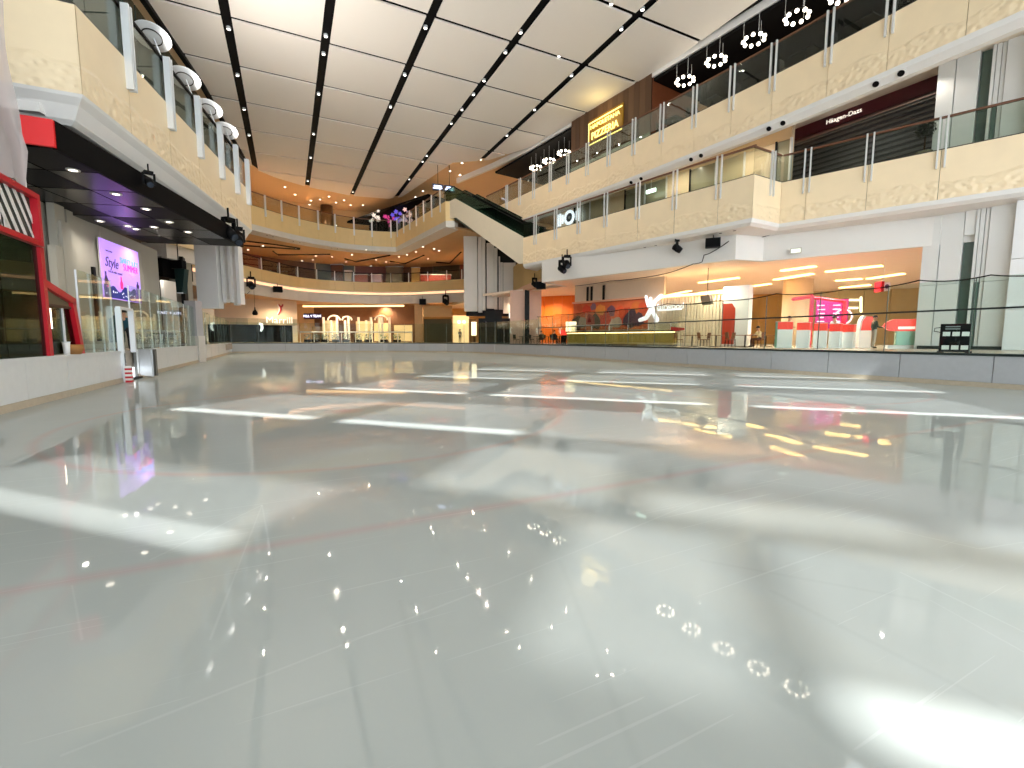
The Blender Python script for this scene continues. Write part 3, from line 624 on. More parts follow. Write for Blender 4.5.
for i,(x,y) in enumerate(((685,81),(716,61),(754,40),(797,17),(843,-5))): chandelier(x,y,'ring chandelier of white globes over the dining tables, '+ORD[i]+' from the walnut wall')
for i,(x,y) in enumerate(((564,153),(549,161),(536,168))): chandelier(x,y,'ring chandelier of white globes over the far terrace, '+ORD[i]+' from the walnut wall',18.76)
# dining tables and chairs along the railing
T1 = thing('dining_table', 'dark high dining table behind the upper glass balustrade', 'table', (0,0,0), group='dining tables on the terrace')
MB().box(-0.6,0.6,-0.45,0.45,1.0,1.06).build('table_top', m_black, T1, local=True); MB().lathe([(0.05,0.03),(0.05,1.0)]).build('pedestal', m_black, T1, local=True); MB().lathe([(0.3,0.0),(0.3,0.03)]).build('base', m_black, T1, local=True)
def make_chair(name, label, cat, seat_m, leg_m, group):
    c = thing(name, label, cat, (0,0,0), group=group)
    MB().box(-0.22,0.22,-0.22,0.22,0.43,0.48).build('seat', seat_m, c, local=True)
    mb = MB(); mb.obox((0,0.23,0.72),(0.22,0,0),(0,0.02,0),(0,0.03,0.2)); mb.build('backrest', seat_m, c, local=True)
    for sx in (-1,1):
        for sy in (-1,1): MB().tube([(sx*0.2,sy*0.2,0.44),(sx*0.22,sy*0.23,0.0)],0.016,6).build('leg', leg_m, c, local=True)
    for sx in (-1,1): MB().tube([(sx*0.2,0.2,0.44),(sx*0.2,0.235,0.6)],0.014,6).build('back_post', leg_m, c, local=True)
    return c
C1 = make_chair('dining_chair', 'dark high dining chair at a terrace table behind the upper balustrade', 'chair', mat('dark_seat','#2a241f',0.6), m_black, 'dining chairs on the terrace')
def along(poly, x, y, k): s = poly.pxk(x,y,k); return poly.at(s)[0]+poly.back(s)*k, poly.at(s)[1]
def zrot(t): return math.atan2(t.y,t.x)
for (x,y) in ((672,130),(712,110),(757,90),(805,66),(862,42)):
    p,t = along(PU,x,y,0.95); place(T1, USED, (p.x,p.y,15.4), zrot(t))
    for sgn in (-1,1): place(C1, USED, (p.x+t.x*1.0*sgn,p.y+t.y*1.0*sgn,15.4), zrot(t)+(math.pi/2 if sgn<0 else -math.pi/2)).scale = (1,1,1.45)
# ================================================================== lower gallery behind the long balustrade: shop fronts
sf = struct('wall_shopfronts', 'row of pale shop fronts behind the long lower gallery', tuple(PL1.at(8)[0]+Vector((3,0,10.3))))
KS = 4.5
wall_on(PL1, KS+0.25, 0, PL1.L+3, 10.3, 15.15, 0.15).build('backing', m_beige, sf)
m_sfg = mat('shop_glazing','#8d8a74',0.12,var=0.25,scale=0.7)
for i in range(12):
    a = i*(PL1.L+3)/12; b = (i+1)*(PL1.L+3)/12
    mm = [m_beige, m_sfg, mat('pale_olive','#b9ad8c',0.4), m_beige, m_sfg, m_sfg][i%6]
    wall_on(PL1, KS, a+0.05, b-0.05, 10.3, 13.6, 0.12).build('shop_panel', mm, sf)
    c,t,nn = PL1.at(a); MB().obox(c+PL1.back(a)*KS+Vector((0,0,11.95)), t*0.05, PL1.back(a)*0.1, (0,0,1.65)).build('mullion', m_black if i%3==1 else m_steel, sf)
wall_on(PL1, KS-0.05, 0, PL1.L+3, 13.55, 15.15, 0.2).build('header', mat('shop_header','#cdb28a',0.5), sf)
# corner side walls of the recess
def on_back(poly, x, y, k):
    """pixel -> point on the line k behind a straight poly"""
    A = poly.p[0]+poly.back(0)*k; B = poly.p[-1]+poly.back(poly.L)*k; return hit(x,y,A,B)
p = on_back(PL1,569.5,217.5,KS-0.35); t = PL1.at(1)[1]; bk = PL1.back(1)
o = thing('round_logo_sign', 'round white backlit logo sign with dark hub in a shop front', 'sign', tuple(p))
e_logo = mat('logo_white','#f2f6ff',0.4,emit=0.6,ecol='#e8f0ff')
MB().lathe([(0.40,0.0),(0.66,0.0),(0.66,0.08),(0.40,0.08),(0.40,0.0)], p, 28, -bk).build('ring', e_logo, o, True)
MB().lathe([(0.40,0.0),(0.40,0.03)], p, 24, -bk).build('dark_disc', mat('logo_dark','#3c4048',0.4), o); MB().lathe([(0.14,0.0),(0.14,0.06)], p-bk*0.02, 16, -bk).build('hub', mat('logo_grey','#9aa2ac',0.4), o)
for dx in (-1.5,-1.15,-0.85,0.95,1.15): MB().obox(p+t*dx-bk*0.05, t*0.09, bk*0.04, (0,0,0.55 if abs(dx)>1 else 0.4)).build('light_bar', e_logo, o)
p = on_back(PL1,651,191,KS-0.6); o = thing('exit_sign', 'small hanging white exit sign in front of the shop fronts', 'sign', tuple(p))
MB().obox(p, t*0.42, bk*0.04, (0,0,0.13)).build('sign_box', mat('exit_white','#f2fff4',0.4,emit=1.4,ecol='#e6fff0'), o); MB().tube([p+Vector((0,0,0.13)),(p.x,p.y,15.15)],0.015,5).build('hanger', m_steel, o)
# ================================================================== lower gallery, near run: maroon shop with its shutter down
KH = 2.6
hs = thing('shuttered_shop', 'closed shop with maroon sign band and grey roller shutter', 'shop', tuple(PL3.at(2)[0]+PL3.back(2)*KH+Vector((0,0,10.3))))
A3 = atd(788,150,30.2); B3 = atd(934,150,23.9); A3.z = B3.z = 0
t3 = (B3-A3).normalized(); b3 = Vector((-t3.y,t3.x,0))
h0 = hit(790,140,A3,B3); h1 = hit(938,100,A3,B3); W3 = (Vector((h1.x,h1.y,0))-Vector((h0.x,h0.y,0))).length; o3 = Vector((h0.x,h0.y,0))
m_maroon = mat('maroon_paint','#4a0f1c',0.35,var=0.08)
MB().obox(o3+t3*W3/2+Vector((0,0,14.78)), t3*W3/2, b3*0.25, (0,0,0.36)).build('sign_band', m_maroon, hs)
text('lettering', 'Häagen-Dazs', 0.36, Vector((hit(846,114,A3,B3).x,hit(846,114,A3,B3).y,14.80))-b3*0.27, t3, (0,0,1), mat('sign_cream','#fff4e6',0.4,emit=0.3), hs, 0.02, sx=1.0)
n = 26
m_sh = mat('shutter_grey','#6a6d70',0.35,0.6,var=0.2,scale=4); m_sh2 = mat('shutter_dark','#474a4e',0.35,0.6,var=0.2,scale=4)
for i in range(n):
    z = 10.35+i*(14.4-10.35)/n; MB().obox(o3+t3*W3/2+b3*0.15+Vector((0,0,z+0.06)), t3*W3/2, b3*0.03, (0,0.0,0.065)).build('shutter_slat', m_sh if i%2 else m_sh2, hs)
MB().obox(o3+t3*W3/2+b3*0.25+Vector((0,0,12.2)), t3*W3/2, b3*0.04, (0,0,1.9)).build('back_panel', m_black, hs)
MB().obox(o3+t3*0.0+Vector((0,0,12.0)), t3*0.06, b3*0.1, (0,0,1.7)).build('side_post', m_steel, hs)
MB().obox(o3+t3*W3*0.35-b3*0.02+Vector((0,0,10.75)), t3*W3*0.33, b3*0.2, (0,0,0.45)).build('counter', mat('counter_maroon','#5a2230',0.4), hs)
# potted tree by the column
p = atd(926,128,22.95)
o = thing('potted_tree', 'dark bushy potted tree between the shutter and the white column', 'plant', (p.x,p.y,10.3))
MB().lathe([(0.28,0),(0.36,0.7),(0.33,0.7),(0.25,0.1)],(p.x,p.y,10.3),14).build('pot', mat('pot_stone','#6d6a52',0.6), o, True)
MB().tube([(p.x,p.y,10.9),(p.x+0.03,p.y,11.9)],0.04,6).build('trunk', mat('bark','#3a2c1f',0.8), o)
mb = MB()
for i in range(420):
    u = random.uniform(-1,1); th = random.uniform(0,6.283); rr = (random.random()**0.4)*0.42; q = Vector((p.x+rr*math.sqrt(1-u*u)*math.cos(th), p.y+rr*math.sqrt(1-u*u)*math.sin(th), 12.1+rr*u*0.9))
    a = Vector((random.gauss(0,1),random.gauss(0,1),random.gauss(0,1))).normalized(); b = a.orthogonal().normalized()
    mb.add([q-a*0.09,q+b*0.04,q+a*0.1,q-b*0.04],[(0,1,2,3)])
tag(mb.build('foliage', mat('dark_leaf','#1f2b22',0.5,var=0.3), o), kind='stuff')
# ================================================================== white clad column rising through both levels on the right
cA = Vector((29.65,12.1,0)); cB = Vector((30.35,8.55,0)); tc_ = (cB-cA).normalized(); bc = Vector((-tc_.y,tc_.x,0))
if bc.x < 0: bc = -bc
LC = (cB-cA).length
col = struct('column_right', 'tall white panelled column beside the red stall', (cA.x,cA.y,ZM))
def cu(x): q = hit(x,300,cA,cB); return (Vector((q.x,q.y,0))-cA).dot(tc_)/LC
segs = [(cu(a),cu(b),d) for a,b,d in ((918,934.6,0.0),(935,957,0.05),(957.3,968,0.35),(968.4,972,0.0),(972.3,977,0.04),(977.3,981.5,0.08),(981.8,1007,0.02))]
m_colw = mat('column_panel_white','#e3e3e0',0.4,var=0.04,scale=0.8); m_colg = mat('column_green_glass','#5d6f66',0.15,var=0.12)
for k,(a,b,d) in enumerate(segs):
    for (z0,z1) in ((ZM,4.3),(4.32,7.8),(10.3,12.4),(12.42,15.15)):
        mid_ = cA+tc_*LC*(a+b)/2+bc*(d+0.3); dark = (k == 2 and (z0 < 4.3 or z0 > 9 or True)) or (k == 4 and z0 in (ZM,10.3))
        if k == 2 and z0 == 4.32:
            MB().obox(mid_+Vector((0,0,5.45)), tc_*LC*(b-a)/2, bc*0.3, (0,0,1.15)).build('dark_slot', m_colg, col)
            MB().obox(mid_+Vector((0,0,7.2))-bc*0.3, tc_*LC*(b-a)/2, bc*0.3, (0,0,0.6)).build('column_panel', m_colw, col); continue
        MB().obox(mid_+Vector((0,0,(z0+z1)/2)), tc_*LC*(b-a-0.004)/2, bc*0.3, (0,0,(z1-z0)/2)).build('dark_slot' if dark else 'column_panel', m_colg if dark else m_colw, col)
MB().obox(cA+tc_*LC*0.5+bc*1.3+Vector((0,0,8.0)), tc_*LC*0.5, bc*0.75, (0,0,6.95)).build('core', m_white2, col)
# bright flank panels of the column, right of its corner
for k in range(3):
    c = cA+tc_*LC*cu(1007.3)+tc_*(0.47+0.95*k)-bc*0.10
    for (z0,z1) in ((ZM,2.9),(2.92,5.2),(5.22,7.8),(10.3,15.15)): MB().obox(c+Vector((0,0,(z0+z1)/2)), tc_*0.46, bc*0.2, (0,0,(z1-z0)/2)).build('column_panel', mat('bright_white_panel','#f4f5f6',0.35,var=0.02), col)
c = cB+tc_*0.30-bc*0.31; MB().obox(c+Vector((0,0,1.95)), tc_*0.12, bc*0.01, (0,0,0.09)).build('name_plate', m_black, col)
c = cB+tc_*0.75-bc*0.31; MB().obox(c+Vector((0,0,2.15)), tc_*0.06, bc*0.01, (0,0,0.07)).build('switch_plate', m_black, col)
MB().obox(cA+tc_*LC*0.5-bc*0.02+Vector((0,0,ZM+0.08)), tc_*LC*0.5, bc*0.04, (0,0,0.08)).build('plinth', m_cap, col)
# ================================================================== rink glass on the boards
def rink_glass(name, label, poly, s0, s1, step, top, rail_z, post_m=m_steel, every=1, rail=True, gap=0.0):
    r = thing(name, label, 'glass barrier', tuple(poly.at((s0+s1)/2)[0]+poly.back((s0+s1)/2)*0.1+Vector((0,0,ZM+0.03))))
    n = max(1, round((s1-s0)/step)); st = (s1-s0)/n
    for i in range(n):
        a, b = s0+i*st+0.02, s0+(i+1)*st-0.02
        mb = MB(); poly.sweep(mb, [(0.09,ZM+0.03),(0.105,ZM+0.03),(0.105,top),(0.09,top)], a, b); mb.build('glass_pane', g_rink, r)
    if rail:
        mb = MB(); poly.sweep(mb, [(0.04,rail_z-0.03),(0.085,rail_z-0.03),(0.085,rail_z+0.03),(0.04,rail_z+0.03)], s0, s1); mb.build('mid_rail', m_cap, r)
    for i in range(0, n+1, every):
        c,t,_ = poly.at(s0+i*st); bk = poly.back(s0+i*st); MB().obox(c+bk*0.14+Vector((0,0,(ZM+0.03+top)/2)), t*0.012, bk*0.02, (0,0,(top-ZM-0.03)/2)).build('post', post_m, r)
    return r
rink_glass('rink_glass_barrier', 'tall clear glass barrier with dark mid rail before the food stalls', PR, 3.2, PR.L, 2.4, 3.5, 2.5, mat('glass_post','#55635c',0.4))
rink_glass('rink_glass_barrier', 'curved glass barrier at the far end of the ice', PF, 0, PF.L, 2.6, 3.3, 2.1, mat('glass_post','#8b9b93'), rail=False)
# sagging black cable along the glass top
def cable(label, pts, r=0.02, sag=0.12, cat='cable', m=None):
    P = []
    for a,b in zip(pts, pts[1:]):
        a, b = Vector(a), Vector(b)
        for k in range(8): f = k/8; P.append(a.lerp(b,f)-Vector((0,0,sag*4*f*(1-f))))
    P.append(Vector(pts[-1])); o = MB().tube(P, r, 6).build('cable', m or m_black); return tag(o, label, cat)
cable('black cable sagging along the top of the glass before the food stalls', [(19.86,y,3.53+0.05*math.sin(y)) for y in (1.5,4.6,6.4,8.2,10.6,13.4,16.6,20,24,28,32,35.4)], 0.022, 0.10)
# ================================================================== bulkheads and ceiling over the concourse
BH = Poly([(23.0,36.0),(19.5,34.0),(24.3,19.1),(26.4,18.8),(29.6,12.1),(33.0,4.0)], -1)
mb = MB(); BH.sweep(mb, [(0,6.3),(0.3,6.3),(0.3,8.0),(0,8.0)]); tag(mb.build('wall_bulkhead', mat('bulkhead_white','#e4e1dc',0.5,var=0.04,scale=0.5)), 'white bulkhead under the lower galleries', kind='structure')
mb = MB(); mb.prism([(19.9,48),(23.0,36.2),(19.7,34.1),(24.5,19.3),(26.5,19.0),(29.8,12.3),(33.2,4.0),(60,4),(60,90),(22,90),(21,46)], 6.35, 6.6); tag(mb.build('ceiling_concourse', mat('concourse_ceiling','#f4e4d2',0.5,var=0.04)), 'pale ceiling over the food stalls', kind='structure')
# glowing light slots in it
sl = thing('light_slots', 'slanting warm light slots in the ceiling over the food stalls', 'ceiling light', (30,20,6.3))
e_slot = mat('slot_light','#ffe7b8',0.5,emit=2.0,ecol='#ffcf80')
for (p,q,w) in (((764,307),(800,297),9),((800,302),(838,296),9),((826,272),(882,266),9),((775,280),(812,274),8),((735,289),(770,284),8),((700,293),(735,289),9),((690,298),(720,296),8),((836,281),(862,279),6),((815,302),(880,292),9),((880,296),(914,292),8),((540,301),(574,296),8),((548,306),(576,304),8),((545,312),(572,309),8),((660,297),(690,291),7),((840,288),(870,285),7),((868,279),(903,274),7),((782,271),(815,266.5),7),((700,283),(738,278),7)):
    A = atz(*p,6.3); B = atz(*q,6.3); d = (B-A).normalized(); s_ = Vector((-d.y,d.x,0)); L_ = min((B-A).length, 9.0)
    MB().obox(A+d*L_/2+Vector((0,0,0.0)), d*L_/2, s_*0.22, (0,0,0.03)).build('light_slot', e_slot, sl)
# ================================================================== food stall with counter and mural
def pd(x, y, d): return atd(x, y, d)
mA = pd(574,320,42.0); mB_ = pd(748,320,30.5); mA.z = mB_.z = 0
tM = (mB_-mA).normalized(); bM = Vector((-tM.y,tM.x,0))
if bM.x < 0: bM = -bM
def mpt(x, y, k=0.0):
    return hit(x, y, mA+bM*k, mB_+bM*k)
LM = (mB_-mA).length
stall_wall = struct('wall_stall', 'pale slatted back wall of the food stall', (mA.x,mA.y,ZM))
m_slat = mat('pale_slat','#cdbda4',0.5,var=0.06); x0 = mpt(660,310); sx0 = (Vector((x0.x,x0.y,0))-mA).length
MB().obox(mA+tM*(sx0+0.25)/2+bM*0.2+Vector((0,0,3.7)), tM*(sx0+0.25)/2, bM*0.12, (0,0,2.65)).build('backing', mat('stall_wall','#d7c4ae',0.5,var=0.05), stall_wall)
MB().obox(mA+tM*(sx0+LM)/2+bM*0.2+Vector((0,0,2.9)), tM*(LM-sx0)/2, bM*0.1, (0,0,1.85)).build('backing', mat('stall_wall','#d7c4ae'), stall_wall)
MB().obox(mA+tM*(sx0+LM)/2+bM*0.1+Vector((0,0,4.8)), tM*(LM-sx0)/2, bM*0.25, (0,0,0.06)).build('lit_ledge', e_warm, stall_wall)
s = sx0
while s < LM-0.2:
    MB().obox(mA+tM*s+bM*0.04+Vector((0,0,2.9)), tM*0.07, bM*0.05, (0,0,1.84)).build('slat', m_slat, stall_wall); s += 0.24
# upper grey strips above the mural
for x in (588,592,604): c = mpt(x,291); MB().obox(Vector((c.x,c.y,5.55))-bM*0.05, tM*0.09, bM*0.05, (0,0,0.62)).build('dark_strip', m_bframe, stall_wall)
# mural: large painted shapes on a board
sx1 = (lambda q: (Vector((q.x,q.y,0))-mA).length)(mpt(648,310))
mu = thing('mural_board', 'long orange and purple painted mural over the gold counter', 'mural', (mA.x,mA.y,2.4))
zM0, zM1 = 2.35, 4.75
MB().obox(mA+tM*sx1/2-bM*0.02+Vector((0,0,(zM0+zM1)/2)), tM*sx1/2, bM*0.06, (0,0,(zM1-zM0)/2)).build('board', mat('mural_orange','#c8603a',0.5,var=0.3,scale=1.4), mu); mub = mu.children[0]
blobs = [(0.06,0.25,0.7,'#3f3a33'),(0.14,0.3,0.55,'#a69a88'),(0.2,0.75,0.5,'#c9442c'),(0.26,0.35,0.6,'#8f2b2b'),(0.33,0.3,0.75,'#2b3030'),(0.40,0.72,0.55,'#d98a3f'),(0.47,0.35,0.75,'#b32f22'),(0.53,0.2,0.55,'#b7a795'),(0.55,0.65,0.55,'#6d4a5c'),(0.63,0.25,0.5,'#9f9384'),(0.66,0.6,0.6,'#d1542f'),(0.73,0.4,0.9,'#b83a24'),(0.80,0.35,0.8,'#3a2a3c'),(0.86,0.75,0.55,'#c96b30'),(0.90,0.3,0.6,'#4a3342'),(0.95,0.7,0.5,'#d0502c'),(0.30,0.85,0.35,'#7d5a68'),(0.10,0.85,0.4,'#b8502c')]
for (u,v,rr,cc) in blobs:
    c = mA+tM*sx1*u-bM*(0.09+random.uniform(0,0.03))+Vector((0,0,zM0+(zM1-zM0)*v)); pts = []
    for j in range(12):
        th = 2*math.pi*j/12; q = rr*random.uniform(0.75,1.1); pz = max(zM0+0.02,min(zM1-0.02,c.z+math.sin(th)*q)); pts.append((c.x+tM.x*math.cos(th)*q*0.95,c.y+tM.y*math.cos(th)*q*0.95,pz))
    MB().solid(pts, bM*0.01).build('painted_shape', mat('mural_'+cc[1:], cc, 0.5, var=0.15, scale=3), mub)
MB().obox(mA+tM*sx1/2-bM*0.15+Vector((0,0,zM1+0.08)), tM*sx1/2, bM*0.15, (0,0,0.07)).build('top_trim', mat('peach_trim','#e3a988',0.4), mu)
# white jumping figure sign and lettering
fs = thing('figure_sign', 'white glowing leaping figure sign beside the mural', 'sign', tuple(mpt(650,309,-0.35)))
e_fig = mat('figure_white','#ffffff',0.4,emit=0.35,ecol='#eef4ff')
def mp3(x, y, k=-0.35): return mpt(x, y, k)
for pts, rads in (([(640,320),(646,318),(652,308)],[0.16,0.17,0.2]),([(657,320),(654,314),(651.5,308)],[0.17,0.16,0.2]),([(656,321.5),(657.5,318.5)],[0.16,0.13]),([(649,306),(647,301),(646,296.5)],[0.16,0.13,0.11]),([(650.7,304),(650.5,298.5)],[0.12,0.13]),([(652,307),(655,301),(661,296)],[0.2,0.14,0.16])):
    P = [mp3(*p) for p in pts]; mb = MB()
    for a,b,ra,rb in zip(P,P[1:],rads,rads[1:]): mb.tube([a,b],[ra,rb],10)
    for a,ra in zip(P,rads): mb.lathe([(ra*math.sin(math.pi*i/6),-ra*math.cos(math.pi*i/6)) for i in range(7)], a, 10)
    mb.build('stroke', e_fig, fs, True)
c = mp3(670,306.5); ls = thing('name_sign', 'small white illuminated lettering next to the leaping figure', 'sign', tuple(c))
text('lettering', 'fairwood', 0.62, c, tM, (0,0,1), e_fig, ls, 0.02); q = mp3(669.5,309.6); MB().obox(q, tM*1.0, bM*0.02, (0,0,0.07)).build('underline', e_fig, ls)
# gold counter
cA_ = pd(567,335,38.6); cB_ = pd(673,335,31.0); cA_.z = cB_.z = 0; tC = (cB_-cA_).normalized(); bC = Vector((-tC.y,tC.x,0)); bC = bC if bC.x > 0 else -bC; LCn = (cB_-cA_).length
ct = thing('service_counter', 'long gold panelled counter with a glowing top edge below the mural', 'counter', ((cA_.x+cB_.x)/2,(cA_.y+cB_.y)/2,ZM))
n = 9
for i in range(n):
    a = LCn*i/n; b = LCn*(i+1)/n; MB().obox(cA_+tC*(a+b)/2+bC*0.3+Vector((0,0,ZM+0.52)), tC*((b-a)/2-0.02), bC*0.3, (0,0,0.42)).build('front_panel', mat('gold_panel','#b39a4a',0.35,0.3,var=0.1,scale=2), ct)
MB().obox(cA_+tC*LCn/2+bC*0.35+Vector((0,0,ZM+0.06)), tC*LCn/2, bC*0.25, (0,0,0.06)).build('plinth', m_dark, ct)
MB().obox(cA_+tC*LCn/2+bC*0.1+Vector((0,0,ZM+0.97)), tC*LCn/2, bC*0.12, (0,0,0.035)).build('light_edge', e_warm, ct)
MB().obox(cA_+tC*LCn/2+bC*0.35+Vector((0,0,ZM+1.06)), tC*(LCn/2+0.05), bC*0.42, (0,0,0.05)).build('counter_top', mat('brown_top','#4a3024',0.35), ct)
MB().obox(cA_+tC*LCn*0.5+bC*0.5+Vector((0,0,ZM+1.62)), tC*LCn*0.5, bC*0.03, (0,0,0.03)).build('guard_rail', m_steel, ct)
for i in range(6): MB().obox(cA_+tC*LCn*(0.05+0.18*i)+bC*0.5+Vector((0,0,ZM+1.36)), tC*0.03, bC*0.03, (0,0,0.25)).build('guard_post', m_steel, ct)
MB().obox(cA_+tC*LCn*0.5+bC*0.5+Vector((0,0,ZM+1.34)), tC*LCn*0.5, bC*0.012, (0,0,0.24)).build('guard_glass', g_clear, ct)
# red arrow shaped tray end
c = cB_+tC*0.3+Vector((0,0,ZM+1.15)); MB().solid([c-tC*0.5+Vector((0,0,0.18)),c-tC*0.5-Vector((0,0,0.18)),c+tC*0.5-Vector((0,0,0.05)),c+tC*0.5+Vector((0,0,0.08))], bC*0.06).build('red_end_plate', m_red, ct)
# white curved wall end with a tall red niche
nw = struct('wall_niche', 'white rounded wall end with a tall red niche', tuple(mpt(735,335)))
a = mpt(722,320,-0.5); b = mpt(748,320,-0.5); a.z = b.z = 0; tN = (b-a).normalized(); LN = (b-a).length
MB().obox((a+b)/2+bM*0.3+Vector((0,0,3.1)), tN*LN/2, bM*0.3, (0,0,2.0)).build('wall_body', m_white, nw)
c = a+tN*LN*0.26-bM*0.03; P = [c-tN*0.42+Vector((0,0,1.2)), c+tN*0.42+Vector((0,0,1.2)), c+tN*0.42+Vector((0,0,3.6)), c+tN*0.2+Vector((0,0,3.95)), c-tN*0.42+Vector((0,0,3.95))]
MB().solid(P, bM*0.05).build('red_niche', mat('niche_red','#b3402a',0.4), nw)
# hanging loudspeaker before it
c = pd(707,300,31); o = thing('hanging_speaker', 'grey box loudspeaker hanging before the slatted wall', 'speaker', tuple(c)); MB().obox(c, tM*0.3+Vector((0,0,0.03)), bM*0.2, (0.06*tM.x,0.06*tM.y,-0.3)).build('cabinet', mat('speaker_grey','#6f6455',0.5), o); MB().obox(c-bM*0.21, tM*0.24, bM*0.01, (0,0,0.24)).build('grille', mat('speaker_grille','#8b7c68',0.7), o); MB().tube([c+Vector((0,0,0.3)),(c.x,c.y,6.35)],0.02,6).build('hanger', m_black, o)
# orange wall behind the seating and beige wall behind the red stalls
oA = pd(722,320,50); oB = pd(835,320,47.0); 
ow = struct('wall_orange', 'orange panelled wall behind the seating', (oA.x,oA.y,ZM)); n = 6
for i in range(n):
    a = oA.lerp(oB,i/n); b = oA.lerp(oB,(i+1)/n); a.z = b.z = 0; t_ = (b-a); bk = Vector((-t_.y,t_.x,0)).normalized(); bk = bk if bk.x>0 else -bk
    MB().obox((a+b)/2+bk*0.1+Vector((0,0,3.7)), t_/2*0.985, bk*0.1, (0,0,2.65)).build('wall_panel', m_orange, ow)
b0 = pd(812,320,46); b1 = pd(945,320,42)
bw = struct('wall_beige', 'beige panelled wall behind the red stalls', (b0.x,b0.y,ZM)); n = 5
for i in range(n):
    a = b0.lerp(b1,i/n); b = b0.lerp(b1,(i+1)/n); a.z = b.z = 0; t_ = (b-a); bk = Vector((-t_.y,t_.x,0)).normalized(); bk = bk if bk.x>0 else -bk
    MB().obox((a+b)/2+bk*0.1+Vector((0,0,3.7)), t_/2*0.985, bk*0.1, (0,0,2.65)).build('wall_panel', mat('tan_panel','#cdb183',0.5,var=0.08) if i<4 else mat('brown_panel','#8a5f38',0.5), bw)
# round column
c = pd(796,320,37); MB().lathe([(1.05,ZM),(1.05,6.4)],(c.x,c.y,0),28).build('column_round', mat('peach_column','#ecd3b4',0.45,var=0.04), None, True); tag(bpy.data.objects['column_round'], 'round peach column behind the red frame', kind='structure')
# ================================================================== red and white stalls
def face_box(x0_, x1_, yb, d0, d1, z0, z1, th, m, parent, name, k=0.0):
    a = pd(x0_,yb,d0); b = pd(x1_,yb,d1); a.z = b.z = 0; t_ = (b-a); l_ = t_.length; t_.normalize(); bk = Vector((-t_.y,t_.x,0)); bk = bk if bk.x>0 else -bk
    return MB().obox((a+b)/2+bk*(th/2+k)+Vector((0,0,(z0+z1)/2)), t_*l_/2, bk*th/2, (0,0,(z1-z0)/2)).build(name, m, parent)
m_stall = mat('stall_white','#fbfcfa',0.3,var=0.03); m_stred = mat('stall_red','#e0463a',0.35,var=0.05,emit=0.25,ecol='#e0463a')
labs = ['white stall partition at the seating end of the red topped row','white stall partition second from the seating end of the row','white stall partition in the middle of the red topped row','white stall partition second from the red portal end of the row','white stall partition next to the leaning red post']
for i,(xa,xb) in enumerate(((777,792),(796,809),(813,826),(828.5,839.5),(842,853))):
    o = thing('stall_partition', labs[i], 'partition', tuple(Vector((pd((xa+xb)/2,340,25.6).x,pd((xa+xb)/2,340,25.6).y,ZM))), group='red topped white partitions')
    zt_ = 2.5-0.035*i
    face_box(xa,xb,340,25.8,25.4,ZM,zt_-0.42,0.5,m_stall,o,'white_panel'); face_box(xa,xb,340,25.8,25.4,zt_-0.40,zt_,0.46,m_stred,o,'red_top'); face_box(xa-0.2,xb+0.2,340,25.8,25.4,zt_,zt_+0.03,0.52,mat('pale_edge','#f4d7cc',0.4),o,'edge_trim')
# green end glass of the row
o = thing('stall_end_glass', 'pale green glass fin closing the row of partitions', 'glass fin', (pd(776,340,26).x,pd(776,340,26).y,ZM)); face_box(774.6,776.6,340,25.9,25.8,ZM,2.5,0.5,mat('green_glass_edge','#8fb9a4',0.2),o,'fin'); face_box(774.4,776.8,340,25.9,25.8,2.5,2.53,0.5,m_alu,o,'cap')
# tall red leaning stall
o = thing('stall_kiosk', 'tall white kiosk with a slanted red upper part beside the customer', 'kiosk', (pd(865,340,26).x,pd(865,340,26).y,ZM))
face_box(859,871,340,26.4,26.2,ZM,2.05,0.7,m_stall,o,'white_base')
a = pd(860,340,26.4); b = pd(871.5,340,26.2); a.z=b.z=0; t_=(b-a).normalized(); bk=Vector((-t_.y,t_.x,0)); bk = bk if bk.x>0 else -bk
MB().solid([a+t_*0.0+Vector((0,0,2.05)),b+Vector((0,0,2.05)),b+Vector((0,0,2.85)),a+t_*0.22+Vector((0,0,2.85)),a+t_*0.06+Vector((0,0,2.6))], bk*0.6).build('red_upper', m_stred, o)
MB().solid([a-t_*0.06+Vector((0,0,2.05)),a+Vector((0,0,2.05)),a+t_*0.06+Vector((0,0,2.6)),a+t_*0.22+Vector((0,0,2.88)),a+t_*0.1+Vector((0,0,2.9)),a-t_*0.02+Vector((0,0,2.6))], bk*0.62).build('white_edge', m_white, o)
# red sign counter with green glass
o = thing('stall_counter', 'low counter with pointed red sign panel and green glass front', 'counter', (pd(898,340,25).x,pd(898,340,25).y,ZM))
a = pd(882,340,24.8); b = pd(915,340,24.2); a.z=b.z=0; t_=(b-a).normalized(); l_=(b-a).length; bk=Vector((-t_.y,t_.x,0)); bk = bk if bk.x>0 else -bk
MB().solid([a+Vector((0,0,2.22)),a+t_*0.35+Vector((0,0,1.98)),b+Vector((0,0,1.98)),b+Vector((0,0,2.62)),a+t_*0.45+Vector((0,0,2.62)),a+t_*0.15+Vector((0,0,2.45))], bk*0.3).build('red_sign_panel', m_stred, o)
MB().obox((a+b)/2+t_*0.3-bk*0.02+Vector((0,0,2.15)), t_*(l_/2-0.35), bk*0.02, (0,0,0.07)).build('white_line', mat('sign_line','#ffd9d0',0.4,emit=0.4), o)
MB().obox((a+b)/2+t_*0.3+bk*0.15+Vector((0,0,1.60)), t_*(l_/2-0.3), bk*0.15, (0,0,0.37)).build('glass_front', mat('stall_green_glass','#8fbfa8',0.15,var=0.12,scale=2), o)
MB().obox((a+b)/2+t_*0.15+bk*0.15+Vector((0,0,1.13)), t_*(l_/2-0.1), bk*0.2, (0,0,0.09)).build('base', m_white, o)
